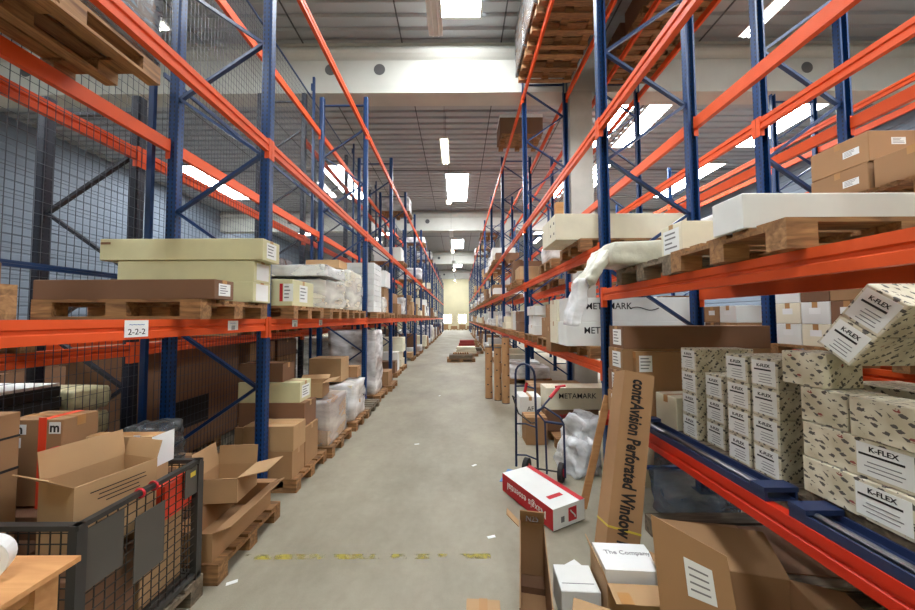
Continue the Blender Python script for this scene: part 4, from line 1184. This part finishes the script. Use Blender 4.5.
def pp2(u, v): return pp(u, v) + nn * .0015
for i in range(4):
    MB().quad(pp2(.47, .62 - i*.08), pp2(.72, .62 - i*.08), pp2(.72, .64 - i*.08), pp2(.47, .64 - i*.08), -.0006).build('printed_text', GREYPRINT, q)
q = carton('closed brown carton with its corner towards the aisle, at the camera', (.755, 1.70, 0), (.36, .32, .28), KRAFT_L, rz=R(-24))
q = carton('low brown carton with a printed sticker, nearest the camera', (.13, 1.80, 0), (.19, .24, .27), KRAFT_L, rz=R(-4)); slabel(q, '+z' if False else '-y', 0, 0, .1, .05)
decal(q, q['_sz'], '+z', .0, -.08, .12, .06, PAPER, 'sticker'); 
q = carton('white printed box between the two open cartons', (.755, 2.16, 0), (.24, .22, .2), WHITE, rz=R(-3), tape=False)
decal(q, q['_sz'], '+z', 0, -.05, .2, .004, GREYPRINT, 'printed_line')
q = open_carton('open carton lined with white plastic behind the closed brown one', (1.07, 2.12, 0), (.36, .3, .30), (0, 0, R(-4)), {'-y': (.13, 95), '-x': (.1, 20)}, KRAFT_L)
bxo('tape_strip', TAPE, -.15, -.08, -.28, -.16, .296, .298, q)
bxo('white_liner', PAPER, -.17, .17, -.1, .14, .05, .345, q)
o = text('The Company', .05, GREYPRINT, q, (.02, .05, .347), (0, 0, 0))
q = simple_box('paper_flyer', 'green and white paper flyer dropped behind the white printed box', 'paper', (.86, 2.5, 0), (.13, .1, .012), PAPER, R(30))
q = thing('cardboard_sheet', 'flat folded cardboard sheet on the pallet under the lower shelf', 'cardboard', (2.25, 2.5, PT), (0, 0, R(-8)))
pallet(2.25, 2.54, 0, 'grey wooden pallet in the shade under the lower shelf', m=WOOD_G)
bxo('sheet_panel', KRAFT, -.5, .0, -.25, .25, .001, .012, q); bxo('sheet_panel', KRAFT_D, .003, .45, -.25, .25, .001, .010, q)
for i, (x, y, r_) in enumerate(((-1.62, 2.38, .5), (-.62, 4.9, .2), (-.45, 7.9, 1.), (.28, 2.85, .3), (.2, 4.2, .7))):
    q = simple_box('paper_scrap', 'small white paper scrap on the bare floor, %s from the camera' % ORD[i], 'paper scrap', (x, y, 0), (.07, .03, .003), PAPER, r_)
# worn yellow line across the floor
YLN = bpy.data.materials.new('worn_yellow_paint'); YLN.use_nodes = True
nt = YLN.node_tree; b_ = nt.nodes['Principled BSDF']; b_.inputs['Base Color'].default_value = rgb(176, 162, 70); b_.inputs['Roughness'].default_value = .6
nz = nt.nodes.new('ShaderNodeTexNoise'); nz.inputs['Scale'].default_value = 9; nz.inputs['Detail'].default_value = 6
tc = nt.nodes.new('ShaderNodeTexCoord'); nt.links.new(tc.outputs['Object'], nz.inputs['Vector'])
mr = nt.nodes.new('ShaderNodeMapRange'); mr.inputs['From Min'].default_value = .45; mr.inputs['From Max'].default_value = .62; mr.inputs['To Max'].default_value = .75
nt.links.new(nz.outputs['Fac'], mr.inputs['Value']); nt.links.new(mr.outputs[0], b_.inputs['Alpha'])
struct(bxo('floor_line', YLN, -1.7, .25, 2.60, 2.655, .0006, .0012))

# --- high loads on the top rails
def load(label, x0, x1, y0, y1, z, rows, m, seed, hh=.3, film=FILM_W, pm=None, psm=True):
    pallet((x0+x1)/2, (y0+y1)/2, z, 'wooden pallet under the ' + label, small=psm, m=pm or WOOD)
    return wrapped(label, x0, x1, y0, y1, z + PT, rows, m, seed, film, hh=hh)
ZT = 7.3005
for i, y in enumerate((4.1, 5.02, 5.94, 6.86)):
    rows = 4
    pallet(2.02, y, ZT, 'wooden pallet under the %s bulky load on the top rail of the second bay' % ORD[i], m=WOOD)
    wrapped('bulky film-wrapped load on the top rail of the second bay, %s of four' % ORD[i], 1.36, 2.66, y - .43, y + .43, ZT + PT, 4, [KRAFT_D, KRAFT], 70 + i, BAG, hh=.28)
pallet(2.0, 8.9, ZT, 'x') if False else None
for i, y in enumerate((9.95,)):
    pallet(1.95, y, ZT, 'wooden pallet under the %s crate on the top rail of the third bay' % ORD[i], m=WOOD, small=True)
    q = lbox('wooden-brown crate on the top rail of the third bay' if i == 0 else 'x', 1.3, 2.6, y - .4, y + .4, ZT + PT, ZT + PT + .5, KRAFT_D, tape=False)
    simple_box('white_sheet', 'white sheet on the %s crate of the third bay top rail' % ORD[i], 'sheet', (1.95, y, ZT + PT + .501), (1.3, .75, .12), WHITE)
for i, y in enumerate((1.4, 2.4, 4.15, 5.05, 5.95, 6.9)):
    pallet(3.93, y, ZT, 'wooden pallet on the top rail of the second row, %s from the camera' % ORD[i], m=WOOD)
    q = lbox('brown carton load on the top rail of the second row, %s from the camera' % ORD[i], 3.42, 4.42, y - .38, y + .38, ZT + PT, ZT + PT + .6, KRAFT_D)
for i, y in enumerate((2.5,)):
    pass
# ================================================================== GOODS FURTHER DOWN THE AISLE
rnd = random.Random(11)
MATS = [('brown', KRAFT), ('light brown', KRAFT_L), ('cream', CREAM), ('white', WHITE), ('dark brown', KRAFT_D)]
BAYW = lambda b: ORD[b]
def fill(x, y, z, maxh, where, far, pro=.1, kind=None, sg=1, seedb=0):
    """a pallet with cartons or a wrapped load; x = rack-front x, sg = +1 rack lies towards +x"""
    cx = x + sg * .45 + rnd.uniform(-.04, .04)
    pallet(cx, y, z, 'wooden pallet %s' % where, small=True)
    zz = z + PT; kind = kind or rnd.choice(['stack', 'stack', 'wrap', 'mix'])
    h = rnd.uniform(.35, maxh)
    if kind == 'wrap':
        nm, m = rnd.choice(MATS)
        rows = max(1, int(h / .3)); 
        if far:
            t = thing('wrapped_load', 'film-wrapped %s load %s' % (nm, where), 'wrapped load', (cx, y, zz))
            bxo('carton_core', m, -.53, .53, -.34, .34, .002, rows*.3, t); crumple('stretch_wrap', FILM_W, 1.12, .74, rows*.3 + .01, .015, 4, rnd.randint(0, 99), t, rnd=.05, sub=5)
        else: wrapped('film-wrapped %s load %s' % (nm, where), cx - .56, cx + .56, y - .37, y + .37, zz, rows, [m, rnd.choice(MATS)[1]], rnd.randint(0, 99), FILM_W)
    elif kind == 'stack':
        k = 0; top = zz + h
        nm, m = rnd.choice(MATS); bh = rnd.choice([.2, .26, .33])
        while zz + bh < top or k == 0:
            w = rnd.uniform(.95, 1.15)
            f = simple_box if far else None
            lab = '%s carton, %s up, %s' % (nm, ['lowest', 'second', 'third', 'fourth', 'fifth', 'sixth', 'seventh'][min(k, 6)], where)
            if far: simple_box('cardboard_carton', lab, 'box', (cx + rnd.uniform(-.03, .03), y, zz), (w, rnd.uniform(.6, .74), bh - .002), m)
            else: carton(lab, (cx + rnd.uniform(-.03, .03), y, zz), (w, rnd.uniform(.6, .74), bh - .002), m, rz=R(rnd.uniform(-2, 2)))
            zz += bh; k += 1
            if k > 5: break
    else:
        for j, dy in enumerate((-.19, .19)):
            nm, m = rnd.choice(MATS); hh = rnd.uniform(.25, h)
            lab = '%s carton, %s one, %s' % (nm, ['camera-side', 'far-side'][j], where)
            if far: simple_box('cardboard_carton', lab, 'box', (cx, y + dy, zz), (rnd.uniform(.8, 1.1), .36, hh), m)
            else: carton(lab, (cx, y + dy, zz), (rnd.uniform(.8, 1.1), .36, hh), m)
POSW = ['slot one', 'slot two', 'slot three', 'slot four']
def slots(y0, y1, n):
    return [y0 + .1 + (i + .5) * (y1 - y0 - .2) / n for i in range(n)]
LVN4 = {0: 'on the lower level', 1: 'on the middle level', 2: 'on the third level', 3: 'on the top level'}
# left rack
for b in range(3, 14):
    y0, y1 = YL[b], YL[b+1]
    far = b > 5
    for i, y in enumerate(slots(y0, y1, 2)):
        w_ = '%s bay, %s, meshed rack' % (ORD[b], POSW[i])
        if rnd.random() < .93: fill(-2.07 + .0, y, 0, 1.4, 'on the floor, ' + w_, far, sg=-1)
        if rnd.random() < .85 and b < 11: fill(-2.07, y, ZL, 1.1, 'on level one, ' + w_, far, sg=-1)
    if b in (4, 6, 8):
        y = slots(y0, y1, 2)[0]; fill(-2.07, y, 6.1205, .8, 'on the top level of the mesh-backed rack, %s bay' % ORD[b], True, sg=-1, kind='wrap')
    if b in (3, 5, 7):
        y = slots(y0, y1, 2)[1]; fill(-2.07, y, 3.8005, 1.0, 'on level two of the mesh-backed rack, %s bay' % ORD[b], True, sg=-1)
for i, yy in enumerate((5.8, 6.62)):
    pallet(-3.98, yy, 0, '%s pallet on the floor past the huge carton beyond the mesh' % ['near', 'far'][i], small=True)
    for k in range(4):
        carton('%s dark carton of the %s pile past the huge carton beyond the mesh' % (['lowest', 'second', 'third', 'top'][k], ['near', 'far'][i]), (-3.98, yy, PT + k*.33), (1.0, .72, .328), [KRAFT_D, KRAFT][(k + i) % 2])
WN = ['first', 'second', 'third', 'fourth', 'fifth', 'sixth', 'seventh', 'eighth', 'ninth', 'tenth', 'eleventh', 'twelfth', 'thirteenth', 'fourteenth', 'fifteenth', 'sixteenth', 'seventeenth', 'eighteenth']
for i in range(16):
    yy = 1.2 + i * 1.25; hgt = rnd.uniform(1.1, 1.6)
    pallet(-8.6, yy, 0, '%s pallet of the row in the next aisle beyond the mesh' % WN[i], small=True)
    nm, m = [('dark brown', KRAFT_D), ('cream', CREAM), ('brown', KRAFT), ('dark brown', KRAFT_D)][(i*3) % 4]
    for k in range(3):
        simple_box('cardboard_carton', '%s %s carton, %s pallet in the next aisle beyond the mesh' % (['bottom', 'middle', 'top'][k], nm, WN[i]), 'box', (-8.6, yy, PT + k*hgt/3), (1.1, .95 if k < 2 else .7, hgt/3 - .003), m)
# second bay level one of L2 and floor beyond mesh
for b in range(2, 8):
    y0, y1 = YL[b], YL[b+1]
    for i, y in enumerate(slots(y0, y1, 2)):
        if b == 2 and i == 0: continue
        w_ = '%s bay, %s, beyond the mesh' % (ORD[b], POSW[i])
        fill(-3.50, y, 0, 1.3, 'on the floor, ' + w_, True, sg=-1)
        if b > 2 and rnd.random() < .6 and b < 6: fill(-3.50, y, 1.6205, 1.2, 'on the lowest rail, ' + w_, True, sg=-1)
# right rack
for b in range(1, 10):
    y0, y1 = YR[b], YR[b+1]
    far = b > 3
    for i, y in enumerate(slots(y0, y1, 3)):
        w_ = '%s bay, %s, carton rack' % (ORD[b], POSW[i])
        if b == 1 and i == 0: continue
        if not (b == 1): 
            if rnd.random() < .9: fill(1.64, y, 0, .85, 'on the floor, ' + w_, far, sg=1)
        elif i == 2: fill(1.64, y, 0, .8, 'on the floor, ' + w_, far, sg=1)
        if not (b == 1 and i == 0): fill(1.64, y, 1.3805, .85, 'on the lower level, ' + w_, far, sg=1, kind='mix' if i % 2 else None)
        if rnd.random() < .9: fill(1.64, y, 2.7005, .85, 'on the middle level, ' + w_, far, sg=1)
        if b > 2 and rnd.random() < .3: fill(1.64, y, 4.1005, .9, 'on the third level, ' + w_, True, sg=1)
        if b > 3 and rnd.random() < .3: fill(1.64, y, 7.3005, .9, 'on the top level, ' + w_, True, sg=1)
for b in range(1, 5):
    y0, y1 = YR[b], YR[b+1]
    for i, y in enumerate(slots(y0, y1, 3)):
        w_ = '%s bay, %s, second row' % (ORD[b], POSW[i])
        if b == 2 and i == 0: pass
        if not (b == 1 and i < 2): fill(3.46, y, 1.4505, .9, 'on the lowest rail, ' + w_, True, sg=1)
        if rnd.random() < .5: fill(3.46, y, 2.7805, .8, 'on the middle rail, ' + w_, True, sg=1)
# pallets standing in the aisle
GRPX = 'pallets parked in the aisle'
RD = mat('red_goods', rgb(150, 52, 44), .6, objvar=.1)
for i, (x, y, n_, lab) in enumerate(((.12, 14.2, 1, 'low wooden pallet with loose offcuts in the aisle, nearest of those parked'), (.4, 16.2, 2, 'pale pallet with flat cartons parked in the aisle'), (.5, 18.6, 3, 'pallet with a red load parked in the aisle'), (.75, 17.4, 1, 'pallet by the carton rack with bundled offcuts'), (.75, 20.9, 2, 'far pallet parked close to the carton rack'))):
    pallet(x, y, 0, lab, small=False, rz=R(rnd.uniform(-4, 4)))
    for k in range(n_):
        m = [WOOD_G, CREAM, RD, WOOD_G, KRAFT][i]
        simple_box('flat_carton', '%s layer of goods on the aisle pallet, %s' % (['bottom', 'middle', 'top'][k], ['nearest', 'second', 'third', 'one by the rack', 'farthest'][i]), 'goods', (x, y, PT + k*.16), (1.0 - .1*k, .7, .15), m)
for i in range(7):
    s = MB(); s.tube([(0, -.0, .04), (.0, .35, .04)], .04, 8); o = s.build('wood_offcut', WOOD); o.location = (-.18 + i*.1, 14.05, PT + .15); tag(o, 'short round wooden offcut lying in a row on the nearest aisle pallet', 'offcut', 'offcuts on the aisle pallet')
# goods along the end wall
for i, x in enumerate((-3.2, -2.0, -.6, .7, 1.9)):
    pallet(x, 50.6, 0, 'pallet at the foot of the end wall, %s from the mesh side' % ORD[i], small=True)
    simple_box('cardboard_carton', 'brown load against the end wall, %s from the mesh side' % ORD[i], 'box', (x, 50.6, PT), (1.0, .75, .5 + .2*(i % 2)), KRAFT)
# ------------------------------------------------------------------ light settings
w = bpy.data.worlds.new('world'); SC.world = w; w.use_nodes = True
w.node_tree.nodes['Background'].inputs[0].default_value = (.8, .88, 1, 1)
w.node_tree.nodes['Background'].inputs[1].default_value = .5
SC.view_settings.view_transform = 'Standard'
SC.view_settings.look = 'None'
SC.view_settings.gamma = 1
SC.view_settings.use_curve_mapping = False
SC.view_settings.exposure = 0.7
try:
    SC.cycles.use_denoising = True
    SC.cycles.max_bounces = 10
    SC.cycles.diffuse_bounces = 3
    SC.cycles.transparent_max_bounces = 24
    SC.cycles.sample_clamp_indirect = 6
    SC.cycles.caustics_reflective = False; SC.cycles.caustics_refractive = False
except Exception: pass
